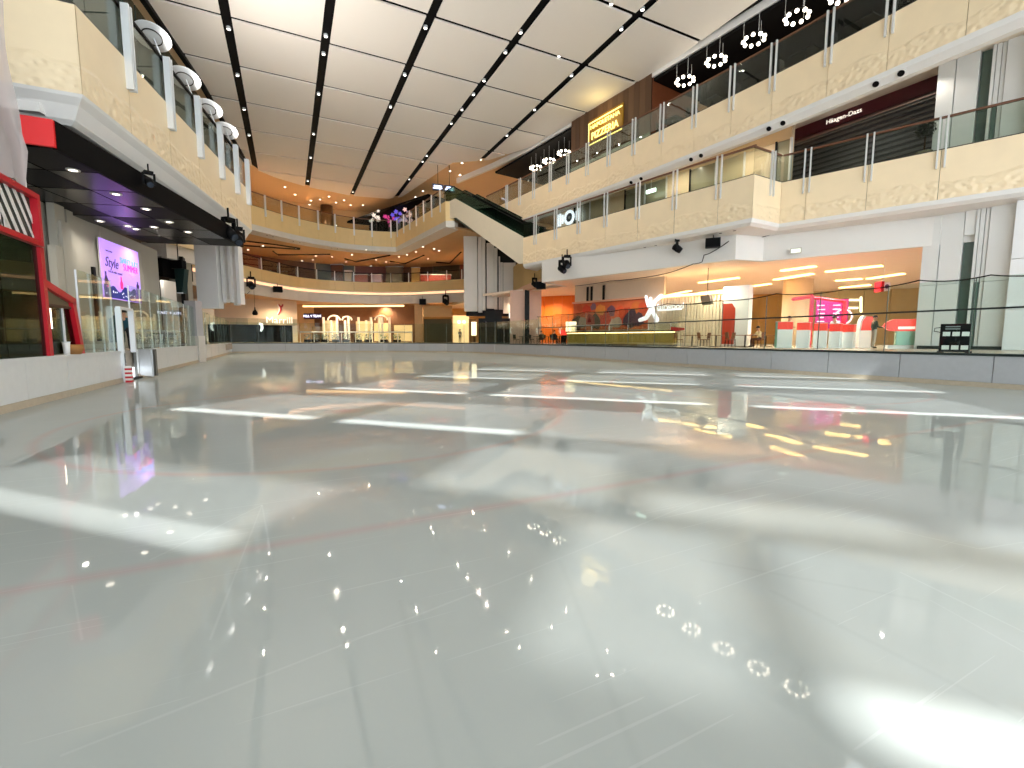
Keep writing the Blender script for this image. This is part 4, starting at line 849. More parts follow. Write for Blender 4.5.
# red portal frame, purple menu, small hanging sign
o = thing('red_portal', 'red steel portal frame standing over the white partitions', 'frame', (pd(812,340,27).x,pd(812,340,27).y,ZM))
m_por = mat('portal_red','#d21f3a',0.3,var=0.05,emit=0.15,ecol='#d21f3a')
def bar(x0_,y0_,d0,x1_,y1_,d1,hw,name,parent,m):
    A = pd(x0_,y0_,d0); B = pd(x1_,y1_,d1); return MB().tube([A,B],hw,4).build(name, m, parent)
A = pd(812,300,27); B = pd(812,300,27); 
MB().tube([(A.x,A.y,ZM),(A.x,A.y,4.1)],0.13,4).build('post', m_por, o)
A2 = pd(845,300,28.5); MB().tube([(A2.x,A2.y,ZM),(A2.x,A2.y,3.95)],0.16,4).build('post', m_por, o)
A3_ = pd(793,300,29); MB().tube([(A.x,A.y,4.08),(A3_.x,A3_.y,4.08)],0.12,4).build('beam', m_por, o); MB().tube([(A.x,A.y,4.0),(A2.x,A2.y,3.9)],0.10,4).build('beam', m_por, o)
o = thing('menu_board', 'purple menu board with small white text lines under the red portal', 'menu board', (pd(830,310,29.8).x,pd(830,310,29.8).y,2.4))
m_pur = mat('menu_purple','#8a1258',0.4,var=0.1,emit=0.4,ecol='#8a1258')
a = pd(816,310,30); b = pd(848,310,29.4); a.z=b.z=0; t_=(b-a).normalized(); l_=(b-a).length; bk=Vector((-t_.y,t_.x,0)); bk = bk if bk.x>0 else -bk
MB().obox((a+b)/2+Vector((0,0,3.2)), t_*l_/2, bk*0.05, (0,0,0.95)).build('board', m_pur, o); mbd = o.children[0]
for r_ in range(5):
    for cx_ in (-0.35,0.15): MB().obox((a+b)/2+t_*l_*(cx_+random.uniform(-0.03,0.03))-bk*0.06+Vector((0,0,3.75-0.26*r_)), t_*l_*random.uniform(0.07,0.13), bk*0.01, (0,0,0.03)).build('text_line', mat('menu_text','#f3c6e4',0.5,emit=0.3), mbd)
MB().lathe([(0.42,0),(0.5,0),(0.5,0.03),(0.42,0.03),(0.42,0)], (a+b)/2+t_*l_*0.36-bk*0.08+Vector((0,0,3.0)), 24, -bk).build('ring_mark', mat('ring_pink','#f0b8c8',0.5,emit=0.4), o)
c = pd(883,287,27); o = thing('hanging_cube_sign', 'small red and white hanging box sign under the bright ceiling', 'sign', tuple(c)); MB().obox(c, (0.22,-0.1,0),(0.1,0.22,0),(0,0,0.24)).build('box', mat('cube_white','#efe2e6',0.4), o); MB().obox(c-Vector((0.24,-0.08,0)), (0.08,-0.04,0),(0.1,0.22,0),(0,0,0.30)).build('red_side', m_red, o); MB().lathe([(0.13,0),(0.13,0.03)], c-Vector((0.10,0.24,0)), 14, (-0.42,-0.9,0)).build('mark', mat('mark_violet','#5a2a66',0.4), o); MB().tube([c+Vector((0,0,0.24)),(c.x,c.y,6.3)],0.015,5).build('hanger', m_steel, o)
# white lit picture frame on the beige wall
a = pd(853,300,43); o = thing('illuminated_display', 'white lit frame on the beige wall by the menu board', 'display', tuple(a))
for (xx0,yy0,xx1,yy1) in ((846,300,861,300),(861,297,861,312),(846,308,858,308)):
    MB().tube([pd(xx0,yy0,43.2),pd(xx1,yy1,42.8)],0.09,4).build('frame_bar', mat('frame_lit','#fff1d6',0.4,emit=1.5,ecol='#fff0d0'), o)
# information stand behind the glass
p = hit(955,340,(21.4,0),(21.4,10)); o = thing('information_stand', 'black information stand with two rows of white sheets behind the glass', 'display stand', (p.x,p.y,ZM))
tq = Vector((0.62,-0.78,0)).normalized(); bq = Vector((0.78,0.62,0)).normalized(); c0_ = Vector((p.x,p.y,0))
MB().obox(c0_+Vector((0,0,1.58)), tq*0.42, bq*0.03, (0,0,0.5)).build('board', m_black, o); ibd = o.children[0]
for rz_ in (1.72,1.24):
    for k in (-1,0,1): MB().obox(c0_+tq*0.26*k-bq*0.035+Vector((0,0,rz_)), tq*0.10, bq*0.006, (0,0,0.075)).build('sheet', m_white, ibd)
for z_ in (1.98,1.90): MB().obox(c0_-tq*0.1-bq*0.035+Vector((0,0,z_)), tq*0.2, bq*0.005, (0,0,0.02)).build('heading_line', mat('grey_line','#8a8d90',0.5), ibd)
MB().tube([c0_-tq*0.42+Vector((0,0,1.95)),c0_-tq*0.58+Vector((0,0,1.93)),c0_-tq*0.60+Vector((0,0,1.82)),c0_-tq*0.42+Vector((0,0,1.78))],0.015,6).build('handle', m_black, o)
for k in (-1,1): MB().obox(c0_+tq*0.38*k+Vector((0,0,1.08)), tq*0.03, bq*0.2, (0,0,0.03)).build('foot', m_black, o)
# ================================================================== seating
C2 = make_chair('cafe_chair', 'brown cafe chair in the seating area before the orange wall', 'chair', mat('cafe_brown','#7a4a2c',0.5), m_black, 'cafe chairs before the orange wall')
T2 = thing('cafe_table', 'brown cafe table in the seating area before the orange wall', 'table', (0,0,0), group='cafe tables before the orange wall')
MB().box(-0.6,0.6,-0.35,0.35,0.71,0.75).build('table_top', mat('cafe_table','#8a5a34',0.4), T2, local=True); MB().lathe([(0.04,0.02),(0.04,0.71)],n=8).build('pedestal', m_black, T2, local=True); MB().box(-0.3,0.3,-0.25,0.25,0,0.03).build('base', m_black, T2, local=True)
for (x,d) in ((692,30.6),(716,29.6),(745,28.2),(766,31.5)):
    p = pd(x,340,d); place(T2, USED, (p.x,p.y,ZM), -0.45)
    for sg_ in (-1,1): place(C2, USED, (p.x+0.9*sg_*math.cos(-0.45),p.y+0.9*sg_*math.sin(-0.45),ZM), -0.45+(math.pi/2 if sg_<0 else -math.pi/2))
C3 = make_chair('bistro_chair', 'dark bistro chair near the orange lit stall beside the black column base', 'chair', mat('bistro_dark','#2b221c',0.5), m_black, 'bistro chairs near the black column base')
T3 = thing('bistro_table', 'dark bistro table near the orange lit stall beside the black column base', 'table', (0,0,0), group='bistro tables near the black column base')
MB().lathe([(0.38,0.71),(0.38,0.75)],n=16).build('table_top', mat('bistro_top','#4a2a20',0.4), T3, local=True); MB().lathe([(0.04,0.02),(0.04,0.71)],n=8).build('pedestal', m_black, T3, local=True); MB().lathe([(0.25,0),(0.25,0.03)],n=12).build('base', m_black, T3, local=True)
for (x,d) in ((522.5,44.9),(537,43.6),(548.5,43.4),(559.5,42.2)):
    p = pd(x,340,d); place(T3, USED, (p.x,p.y,ZM))
    for th in (0.3,3.3): place(C3, USED, (p.x+0.75*math.cos(th),p.y+0.75*math.sin(th),ZM), th-math.pi/2)
# orange lit stall deep behind, pink pilaster
oi = struct('wall_orange_lit', 'glowing orange stall wall behind the bistro tables', tuple(pd(552,330,50))); a = pd(536,320,52); b = pd(580,320,50); a.z=b.z=0
for i in range(5):
    p0 = a.lerp(b,i/5); p1 = a.lerp(b,(i+1)/5); t_=(p1-p0); bk = Vector((-t_.y,t_.x,0)).normalized(); bk = bk if bk.y>0 else -bk
    MB().obox((p0+p1)/2+bk*0.1+Vector((0,0,3.7)), t_/2*0.97, bk*0.1, (0,0,2.65)).build('wall_panel', mat('hot_orange','#e0701c',0.5,var=0.12,scale=0.8), oi)
pk = struct('wall_pilaster', 'pink stone pilasters beside the orange stall', tuple(pd(530,330,46)))
for (x_,w_) in ((531,0.5),(536.5,0.45),(519,0.9)): c = pd(x_,320,46); MB().obox(Vector((c.x,c.y,3.7)), (w_*0.9,-w_*0.44,0),(0.2,0.4,0),(0,0,2.65)).build('pilaster', mat('pink_stone','#d9ad94',0.45,var=0.06), pk)
c = pd(527,320,45.2); MB().obox(Vector((c.x,c.y,3.7)), (0.2,-0.1,0),(0.1,0.2,0),(0,0,2.65)).build('dark_joint', m_bframe, pk)
c = pd(571,326,38.9); c.z = ZM+1.75; o = thing('lit_menu_sign', 'small glowing menu sign at the end of the gold counter', 'sign', tuple(c)); MB().obox(c, (0.4,-0.2,0),(0.03,0.06,0),(0,0,0.22)).build('panel', mat('menu_glow','#ffe9c8',0.4,emit=0.8,ecol='#ffdca8'), o); MB().obox(c-Vector((0,0,0.42)), (0.4,-0.2,0),(0.03,0.06,0),(0,0,0.20)).build('lower_panel', mat('menu_glow','#ffe9c8'), o)
c = pd(563.5,331,40); o = thing('red_cash_point', 'small red box at the end of the gold counter', 'box', (c.x,c.y,ZM)); MB().obox(Vector((c.x,c.y,ZM+1.05)), (0.25,-0.12,0),(0.1,0.2,0),(0,0,0.22)).build('red_box', mat('red_glow','#e8342a',0.4,emit=0.5,ecol='#e8342a'), o); MB().obox(Vector((c.x,c.y,ZM+0.41)), (0.2,-0.1,0),(0.1,0.2,0),(0,0,0.41)).build('stand', m_dark, o)
# tan bulkhead carrying on past the escalator foot
B0 = Poly([(25.0,54.0),(21.7,41.5),(20.5,35.6)], -1)
mb = MB(); B0.sweep(mb, [(0.0,6.9),(0.3,6.9),(0.3,9.6),(0.0,9.6)]); tag(mb.build('wall_bulkhead_tan', mat('tan_bulkhead','#c9a765',0.5,var=0.06)), 'tan bulkhead between the tall column and the white bulkhead', kind='structure')
mb = MB(); B0.sweep(mb, [(-0.12,6.3),(0.3,6.3),(0.3,6.9),(-0.02,6.9)]); tag(mb.build('trim_4', mat('peach_trim_band','#e8b896',0.5)), 'peach trim band under the tan bulkhead', kind='structure')
# ================================================================== escalator pair between the galleries
P0 = Vector((19.2,36.9,0)); P1 = Vector((15.55,46.0,0)); tE = (P1-P0).normalized(); sE = Vector((tE.y,-tE.x,0)); LE = (P1-P0).length
es = thing('escalator', 'pair of escalators with dark green glass sides and beige truss', 'escalator', (P0.x,P0.y,ZL))
zE0, zE1 = ZL, ZU
def ep(f, s, z): return P0+tE*LE*f+sE*s+Vector((0,0,z))
m_truss = mat('escalator_beige','#d9cdb6',0.4,var=0.04)
rise = zE1-zE0
for s in (0.0, 3.55):
    MB().solid([ep(0,s,zE0-2.2),ep(0.0,s,zE0+0.1),ep(0.93,s,zE1+0.12),ep(1.02,s,zE1+0.0),ep(1.02,s,zE1-1.7),ep(0.92,s,zE1-1.75),ep(0.05,s,zE0-2.2)], sE*0.15).build('truss_side', m_truss, es)
MB().solid([ep(0.0,0.15,zE0-2.15),ep(0.0,0.15,zE0-0.4),ep(0.95,0.15,zE1-0.5),ep(1.0,0.15,zE1-1.6)], sE*3.4).build('truss_core', mat('truss_core_green','#4c5a53',0.5), es)
for s in (0.1, 1.70, 1.95, 3.45):
    MB().solid([ep(-0.09,s,zE0+0.1),ep(0.02,s,zE0+0.1),ep(0.95,s,zE1+0.1),ep(1.10,s,zE1+0.05),ep(1.10,s,zE1+1.15),ep(0.97,s,zE1+1.35),ep(0.03,s,zE0+1.35),ep(-0.09,s,zE0+1.1)], sE*0.03).build('glass_side', g_esc, es)
    MB().tube([ep(-0.1,s+0.015,zE0+0.3),ep(-0.1,s+0.015,zE0+1.1),ep(0.03,s+0.015,zE0+1.4),ep(0.97,s+0.015,zE1+1.4),ep(1.1,s+0.015,zE1+1.2),ep(1.12,s+0.015,zE1+0.4)],0.05,6).build('handrail', m_black, es)
for lane in (0.2, 2.05):
    for i in range(20):
        f = (i+0.5)/20*0.93; MB().obox(ep(f,lane+0.72,zE0+rise*f/0.93-0.1), tE*0.23, sE*0.72, (0,0,0.13)).build('step', mat('escalator_step','#6a756f',0.4,0.2), es)
# ================================================================== clad column at the foot of the escalator
cd = 51.2
cl = struct('column_far', 'tall column of white vertical fins beside the escalator', (pd(490,330,cd).x,pd(490,330,cd).y,ZM))
rt = RW @ Vector((1,0,0)); rt.z = 0; rt.normalize(); fw = Vector((-rt.y,rt.x,0))
m_fin = mat('fin_white','#d8d2ca',0.45,var=0.05,scale=0.7)
for (xa,xb,yt,yb,k) in ((464,477.3,226,311,0.0),(478.0,482,230,312,0.3),(482.2,485.3,233,310,0.15),(486.7,494,243,308,0.5),(494.2,497.3,248,309,0.35),(498.6,500,256,309,0.6),(500.2,502.8,262,309,0.5),(503.2,515.5,263,313,0.1)):
    a = pd(xa,290,cd+k); b = pd(xb,290,cd+k); zt_ = pd((xa+xb)/2,yt,cd).z; zb_ = pd((xa+xb)/2,yb,cd).z; a.z=b.z=0
    MB().obox((a+b)/2+fw*0.4+Vector((0,0,(zt_+zb_)/2)), (b-a)/2, fw*0.4, (0,0,(zt_-zb_)/2)).build('fin', m_fin, cl)
a = pd(466,300,cd+1.2); b = pd(514,300,cd+1.2); a.z=b.z=0; MB().obox((a+b)/2+fw*0.6+Vector((0,0,8.6)), (b-a)/2, fw*0.5, (0,0,4.4)).build('core', m_bframe, cl)
cbx = thing('column_base_box', 'black glossy box around the column foot at the rink edge', 'box', (pd(496,340,cd-0.5).x,pd(496,340,cd-0.5).y,ZM))
a = pd(478.5,330,cd-0.3); b = pd(515,330,cd-0.3); a.z=b.z=0; MB().obox((a+b)/2+fw*0.8+Vector((0,0,2.45)), (b-a)/2, fw*0.8, (0,0,1.4)).build('body', mat('gloss_black','#080a09',0.35,var=0.2,spec=0.15), cbx)
a = pd(485,320,cd+0.2); b = pd(502,320,cd+0.2); a.z=b.z=0; MB().obox((a+b)/2+fw*0.5+Vector((0,0,4.2)), (b-a)/2, fw*0.4, (0,0,0.5)).build('top_box', m_bframe, cbx)
a = pd(510,318,cd-0.4); MB().obox(a, rt*0.12, fw*0.02, (0,0,0.55)).build('lit_slit', mat('slit_light','#e8e4da',0.3,emit=0.5), cbx)
for x in (486,495,504): a = pd(x,330,cd-0.34); MB().obox(Vector((a.x,a.y,2.3)), rt*0.012, fw*0.01, (0,0,1.2)).build('joint', m_steel, cbx)
# ================================================================== far upper gallery: back wall, dark shop, blossoms, column
fu = struct('wall_far_upper', 'beige wall behind the curved upper gallery', (5,75,15.4))
mb = MB(); PT.sweep(mb, [(11.5,15.3),(11.7,15.3),(11.7,ZC+0.4),(11.5,ZC+0.4)], 0, PT.L*0.72); mb.build('wall_face', mat('far_upper_wall','#c9a06c',0.6,var=0.06,scale=0.3), fu)
ds = struct('wall_dark_shop', 'black shop opening behind the far corner of the upper gallery', tuple(pd(400,220,69)))
a = pd(362,222,71); b = pd(446,222,58); a.z=b.z=0; t_=(b-a).normalized(); l_=(b-a).length; bk=Vector((-t_.y,t_.x,0)); bk = bk if bk.y>0 else -bk
MB().obox((a+b)/2+bk*0.3+Vector((0,0,17.0)), t_*l_/2, bk*0.2, (0,0,1.9)).build('opening', m_black, ds)
MB().obox((a+b)/2-bk*1.2+Vector((0,0,19.1)), t_*l_/2, bk*1.6, (0,0,0.15)).build('canopy', m_dark, ds)
for k in range(9): MB().obox(a+t_*l_*(k+0.5)/9+bk*0.05+Vector((0,0,17.0)), t_*0.05, bk*0.05, (0,0,1.9)).build('mullion', m_bframe, ds)
def blossom(x, y, cc, lab, d=61.5):
    c = pd(x,y,d); o = thing('blossom_branch', lab, 'decoration', (c.x,c.y,15.6))
    MB().tube([(c.x,c.y,15.6),(c.x+0.1,c.y,c.z-0.3),(c.x-0.1,c.y,c.z+0.4)],0.06,6).build('stem', mat('stem_brown','#4a3a34',0.7), o)
    m_ = mat('blossom_'+cc[1:], cc, 0.5, var=0.3, scale=6, emit=0.25, ecol=cc)
    for j in range(9):
        q = c+Vector((random.gauss(0,0.45),random.gauss(0,0.3),random.gauss(0,0.45))); r_ = random.uniform(0.18,0.32); mb = MB()
        for pe in range(5):
            th = 2*math.pi*pe/5+j; d1 = rt*math.cos(th)+Vector((0,0,1))*math.sin(th); d2 = rt*-math.sin(th)+Vector((0,0,1))*math.cos(th)
            mb.solid([q, q+d1*r_*0.6+d2*r_*0.35, q+d1*r_*1.1, q+d1*r_*0.6-d2*r_*0.35], -fw*0.04)
        mb.build('flower', m_, o)
blossom(388,218,'#d0408a','pink glowing blossom decoration in the dark upper shop'); blossom(397,217,'#6a5ae0','violet glowing blossom decoration in the dark upper shop'); blossom(402.5,219,'#9a8aa8','grey lilac blossom decoration in the dark upper shop'); blossom(410,218,'#d8b0b0','pale pink blossom decoration in the dark upper shop',57.5); blossom(376,217,'#e0d8d0','cream blossom decoration at the end of the dark upper shop')
c = pd(327,220,66); MB().lathe([(0.85,15.3),(0.85,20.7)],(c.x,c.y,0),24).build('column_bronze', mat('bronze','#7a6044',0.3,0.6,var=0.2), None, True); tag(bpy.data.objects['column_bronze'], 'round bronze column on the curved upper gallery', kind='structure')
c = pd(335.5,222,63.5); o = thing('lit_totem', 'slim white lit totem beside the bronze column', 'sign', (c.x,c.y,15.6)); MB().obox(Vector((c.x,c.y,16.4)), rt*0.12, fw*0.1, (0,0,1.0)).build('light_panel', mat('totem_white','#fff6e8',0.4,emit=1.6), o); MB().obox(Vector((c.x,c.y,15.5)), rt*0.2, fw*0.15, (0,0,0.1)).build('foot', m_dark, o)
# blue hanging direction signs
for (x,y,lab) in ((438,187.5,'blue white hanging direction sign nearer the blossoms'),(449.5,189,'blue white hanging direction sign beside the escalator top')):
    c = pd(x,y,50); o = thing('direction_sign', lab, 'sign', tuple(c), group='direction signs by the escalator')
    MB().obox(c, rt*0.60+Vector((0,0,-0.06)), fw*0.08, (0,0,0.34)).build('sign_box', mat('sign_navy','#141a3c',0.4), o)
    for zz_,w_ in ((0.12,0.42),(-0.10,0.5)): MB().obox(c-fw*0.09+Vector((0,0,zz_)), rt*w_+Vector((0,0,-0.05)), fw*0.01, (0,0,0.06)).build('lit_text_row', mat('sign_row','#dfe6ff',0.4,emit=1.5,ecol='#ccd8ff'), o)
    MB().tube([c+Vector((0,0,0.34)),(c.x,c.y,20.7)],0.03,5).build('hanger', m_black, o)
# warm downlights scattered in the plain ceiling and in the tan soffits
DW = thing('warm_downlight', 'tiny warm downlight in the plain far ceilings', 'lamp', (0,0,0), group='warm downlights in the far ceilings')
MB().lathe([(0.16,0.02),(0.16,-0.03),(0.13,-0.04),(0.13,0.0)],n=12).build('rim', m_white, DW, local=True); MB().lathe([(0.13,0.0),(0.13,-0.03)],n=12).build('lens', e_white, DW, local=True)
for (x,y) in ((462,163),(450,171),(460,175),(469.5,175),(423,191),(415.5,197),(459,182),(285,187),(295,194.5),(311,200.5),(320,199.5),(329,196.5),(336,202.5),(344,200),(350.5,205),(309.5,204.5),(304,207.5),(347,213),(363,205)):
    p = atz(x,y,ZC+0.28); place(DW, USED, (p.x,p.y,ZC+0.29))
for (x,y) in ((251,242),(263,246),(272,248),(296,249),(316,256),(248,250),(302,261),(313,260),(352,255),(366,250),(376,260),(399,257),(407,255),(423,247),(434,249),(439,251),(416,252),(428,259),(346,262),(332,257),(386,262),(371,266)):
    p = atz(x,y,12.9); place(DW, USED, (p.x,p.y,12.94))
# dark V shaped grooves in the tan soffit
gv = thing('soffit_grooves', 'dark bent grooves across the orange soffit of the far gallery', 'ceiling groove', (5,66,12.9))
for pts in (((273,251),(278,254.5),(330,254)),((345,258.5),(356,261.5),(390,255)),((390,261),(405,263.5),(424,255)),((436,262),(450,263),(461,252)),((240,240),(274,244),(300,248)),((240,245),(300,249))):
    P = [atz(*p,12.93) for p in pts]; MB().tube(P,0.13,4).build('groove', m_bframe, gv)
# ================================================================== far lower gallery: shop fronts
fl = struct('wall_far_lower', 'dark brown shop fronts behind the long curved gallery', (5,76,9.3))
for i in range(14):
    a = PV.L*i/14; b = PV.L*(i+1)/14; mm = [mat('front_brown','#5a3b28',0.5,var=0.2), mat('front_green','#4a4634',0.3,var=0.2), mat('front_red','#7a3a2a',0.5,var=0.15)][i%3]
    mb = MB(); PV.sweep(mb, [(8.0,9.2),(8.2,9.2),(8.2,13.1),(8.0,13.1)], a+0.03, b-0.03); mb.build('shop_panel', mm, fl)
def kiosk(x, y0_, y1_, w, cc, lab, d=70.5, emit=0.0, name='display_stand', cat='display stand'):
    c = pd(x,y1_,d); zt_ = pd(x,y0_,d).z; o = thing(name, lab, cat, (c.x,c.y,9.3)); m_ = mat('kiosk_'+cc[1:], cc, 0.5, var=0.12, emit=emit)
    MB().obox(Vector((c.x,c.y,(9.3+zt_)/2)), rt*w, fw*0.3, (0,0,(zt_-9.3)/2-0.02)).build('body', m_, o); MB().obox(Vector((c.x,c.y,zt_)), rt*(w+0.06), fw*0.35, (0,0,0.05)).build('top', m_white, o)
kiosk(305,263,281,1.1,'#9aa89a','grey green poster stand on the long curved gallery'); kiosk(338,265,284,0.9,'#4a3530','dark stand with a lit edge on the long curved gallery',69.8); kiosk(348.5,271,284,0.55,'#c9c4bc','pale double stand on the long curved gallery'); kiosk(362,275,284,1.0,'#a3563f','terracotta counter on the long curved gallery'); kiosk(377,275,284,0.8,'#a08ca0','lilac poster stand on the long curved gallery'); kiosk(395,267,284,1.3,'#4a4030','dark kiosk on the long curved gallery'); kiosk(416,268,283,0.6,'#c2a060','gold lit stand on the long curved gallery',69.5); kiosk(436,275,282,2.2,'#8a3020','long dark red counter on the curved gallery',67)
c = pd(334.5,270,71.5); o = thing('lit_post', 'thin white lit post at the dark stand on the curved gallery', 'lamp', (c.x,c.y,9.3)); MB().obox(Vector((c.x,c.y,11.2)), rt*0.1, fw*0.1, (0,0,0.8)).build('light_tube', mat('totem_white','#fff6e8'), o); MB().obox(Vector((c.x,c.y,9.85)), rt*0.06, fw*0.06, (0,0,0.55)).build('pole', m_dark, o)
c = pd(328,262,74); MB().lathe([(1.0,9.2),(1.0,12.2),(1.5,12.9),(1.5,13.1)],(c.x,c.y,0),24).build('column_peach', mat('peach_stone','#d2aa82',0.45), None, True); tag(bpy.data.objects['column_peach'], 'round peach column with flared head on the curved gallery', kind='structure')
# ================================================================== far ground level
fg = struct('wall_far_ground', 'back wall of the far shops at rink level', (5,76,ZM))
mb = MB(); PV.sweep(mb, [(8.5,ZM),(8.7,ZM),(8.7,6.8),(8.5,6.8)], PV.px(290,300), PV.L); mb.build('wall_face', mat('far_ground_wall','#c79a5e',0.5,var=0.15,scale=0.5), fg)
# cream wall with emblem and dark opening below
a = pd(214,310,57.0); b = pd(297,310,62.5); a.z=b.z=0; t_=(b-a).normalized(); l_=(b-a).length; bk=Vector((-t_.y,t_.x,0)); bk = bk if bk.y>0 else -bk
cw = struct('wall_cream_shop', 'cream shop fascia with red emblem above a dark opening', (a.x,a.y,ZM))
zt_, zm_, zl_ = 6.8, 4.2, 3.4
def fpt(x,y,k=0.0): return hit(x,y,a-bk*k,b-bk*k)
MB().obox((a+b)/2+bk*0.2+Vector((0,0,(zt_+zm_)/2)), t_*l_/2, bk*0.2, (0,0,(zt_-zm_)/2)).build('cream_fascia', mat('shop_cream','#d9c0a0',0.5,var=0.04), cw)
for k in range(8): MB().obox(a+t_*l_*(k+0.5)/8+bk*0.3+Vector((0,0,(zm_+zl_)/2)), t_*(l_/16-0.02), bk*0.2, (0,0,(zm_-zl_)/2)).build('header_panel', mat('header_olive','#a89878',0.4,var=0.08), cw)
MB().obox((a+b)/2+bk*1.6+Vector((0,0,(zl_+ZM)/2)), t_*l_/2, bk*0.1, (0,0,(zl_-ZM)/2)).build('dark_opening', m_black, cw)
for x,w_ in ((213,0.5),(231,0.25),(258,0.15),(284,0.3),(296,0.3)): c=fpt(x,330); MB().obox(Vector((c.x,c.y,2.2))+bk*0.8, t_*w_, bk*0.2, (0,0,1.15)).build('pier', m_bframe if x<290 else m_beige, cw)
o = thing('cream_shop_sign', 'white shop lettering with a curved red emblem on the cream fascia', 'sign', tuple(fpt(280,318,0.2)))
P = [fpt(x,y,0.2) for x,y in ((278.5,304.5),(280.5,307),(280.5,310),(278.5,315))]; MB().tube(P,[0.10,0.17,0.15,0.05],8).build('emblem_stroke', mat('emblem_red','#b03038',0.4), o)
P = [fpt(x,y,0.25) for x,y in ((277.3,304.5),(279.3,307.5),(279.2,310.5),(277.5,314))]; MB().tube(P,[0.08,0.10,0.10,0.04],8).build('emblem_edge', m_white, o)
P = [fpt(x,y,0.2) for x,y in ((283,304.5),(281.5,307)) ]; MB().tube(P,[0.09,0.12],8).build('emblem_stroke', mat('emblem_red','#b03038'), o)
text('lettering', 'Marrill', 1.25, fpt(279.5,320.5,0.2), t_, (0,0,1), mat('letter_white','#f4efe6',0.4,emit=0.1), o, 0.05)
c = fpt(260.5,327.5,0.5); o = thing('curved_lamp', 'small curved white lamp sign over the dark opening', 'lamp', tuple(c)); MB().tube([c+Vector((-0.15,0,0.5)),c+Vector((0.15,0,0.4)),c+Vector((0.18,0,-0.1)),c+Vector((0.0,0,-0.5))],[0.14,0.16,0.16,0.1],8).build('tube', mat('lamp_white','#ffffff',0.4,emit=0.6), o); MB().tube([c+Vector((0,0,0.5)),(c.x,c.y,3.5)],0.03,5).build('bracket', m_black, o)
c = pd(255,311.5,52); o = thing('hanging_bell_speaker', 'black bell shaped speaker hanging before the cream fascia', 'speaker', tuple(c)); MB().lathe([(0.05,0.5),(0.08,0.2),(0.24,0.0),(0.3,-0.25),(0.22,-0.42)],tuple(c),14).build('bell', m_black, o, True); MB().tube([c+Vector((0,0,0.5)),(c.x,c.y,7.4)],0.015,5).build('wire', m_black, o)
# bright arcade shop in the middle
aA = pd(300,320,68.5); aB = pd(476,320,66); aA.z=aB.z=0; tA=(aB-aA).normalized(); lA=(aB-aA).length; bA=Vector((-tA.y,tA.x,0)); bA = bA if bA.y>0 else -bA
def apt(x,y,k=0.0): return hit(x,y,aA-bA*k,aB-bA*k)
ar = struct('wall_arcade', 'bright arched shop front at the far end', (aA.x,aA.y,ZM))
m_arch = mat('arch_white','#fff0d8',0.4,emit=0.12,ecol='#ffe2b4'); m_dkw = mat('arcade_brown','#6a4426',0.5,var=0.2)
c0_ = apt(302,320,-1.5); c1_ = apt(418,320,-1.5); c0_.z=c1_.z=0; MB().obox((c0_+c1_)/2+Vector((0,0,3.8)), (c1_-c0_)/2, bA*0.1, (0,0,2.8)).build('back_panel', m_dkw, ar)
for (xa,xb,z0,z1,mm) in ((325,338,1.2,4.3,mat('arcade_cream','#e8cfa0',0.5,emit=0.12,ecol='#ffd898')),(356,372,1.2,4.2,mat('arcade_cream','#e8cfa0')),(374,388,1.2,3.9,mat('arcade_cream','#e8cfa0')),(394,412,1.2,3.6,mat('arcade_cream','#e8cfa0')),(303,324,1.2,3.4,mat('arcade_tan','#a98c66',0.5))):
    p0 = apt(xa,320,-1.2); p1 = apt(xb,320,-1.2); p0.z=p1.z=0; MB().obox((p0+p1)/2+Vector((0,0,(z0+z1)/2)), (p1-p0)/2, bA*0.08, (0,0,(z1-z0)/2)).build('lit_panel', mm, ar)
for x in (323.5,331,337,345,348.5,358.5,366,371,379,382,389.5):
    c = apt(x,320,0.0); MB().obox(Vector((c.x,c.y,2.9)), tA*0.14, bA*0.1, (0,0,1.85 if x not in (331,345,366) else 1.4)).build('arch_post', m_arch, ar)
for (x,w_) in ((334,0.95),(347,0.75),(381,0.95)):
    c = apt(x,320,0.05); P = [Vector((c.x,c.y,4.3))+tA*w_*math.cos(th)+Vector((0,0,w_*0.75*math.sin(th))) for th in [math.pi*i/10 for i in range(11)]]; MB().tube(P,0.12,6).build('arch', m_arch, ar)
p0 = apt(303,306.5,0.6); p1 = apt(404,306.5,0.6); MB().tube([Vector((p0.x,p0.y,6.35)),Vector((p1.x,p1.y,6.35))],0.14,6).build('cove_light', mat('cove_soft','#ffe3b4',0.5,emit=1.0,ecol='#ffcf8a'), ar)
o = thing('arcade_sign', 'dark sign board with white lettering on the bright arcade', 'sign', tuple(apt(313,316.5,0.3))); c = apt(312.5,316.2,0.3); MB().obox(c, tA*1.35, bA*0.08, (0,0,0.42)).build('board', mat('sign_plum','#2c1830',0.4), o); text('lettering','MILL Y TEAM',0.48,c-bA*0.1,tA,(0,0,1),mat('letter_lit','#ffffff',0.4,emit=1.4,ecol='#d8d8ff'),o,0.02)
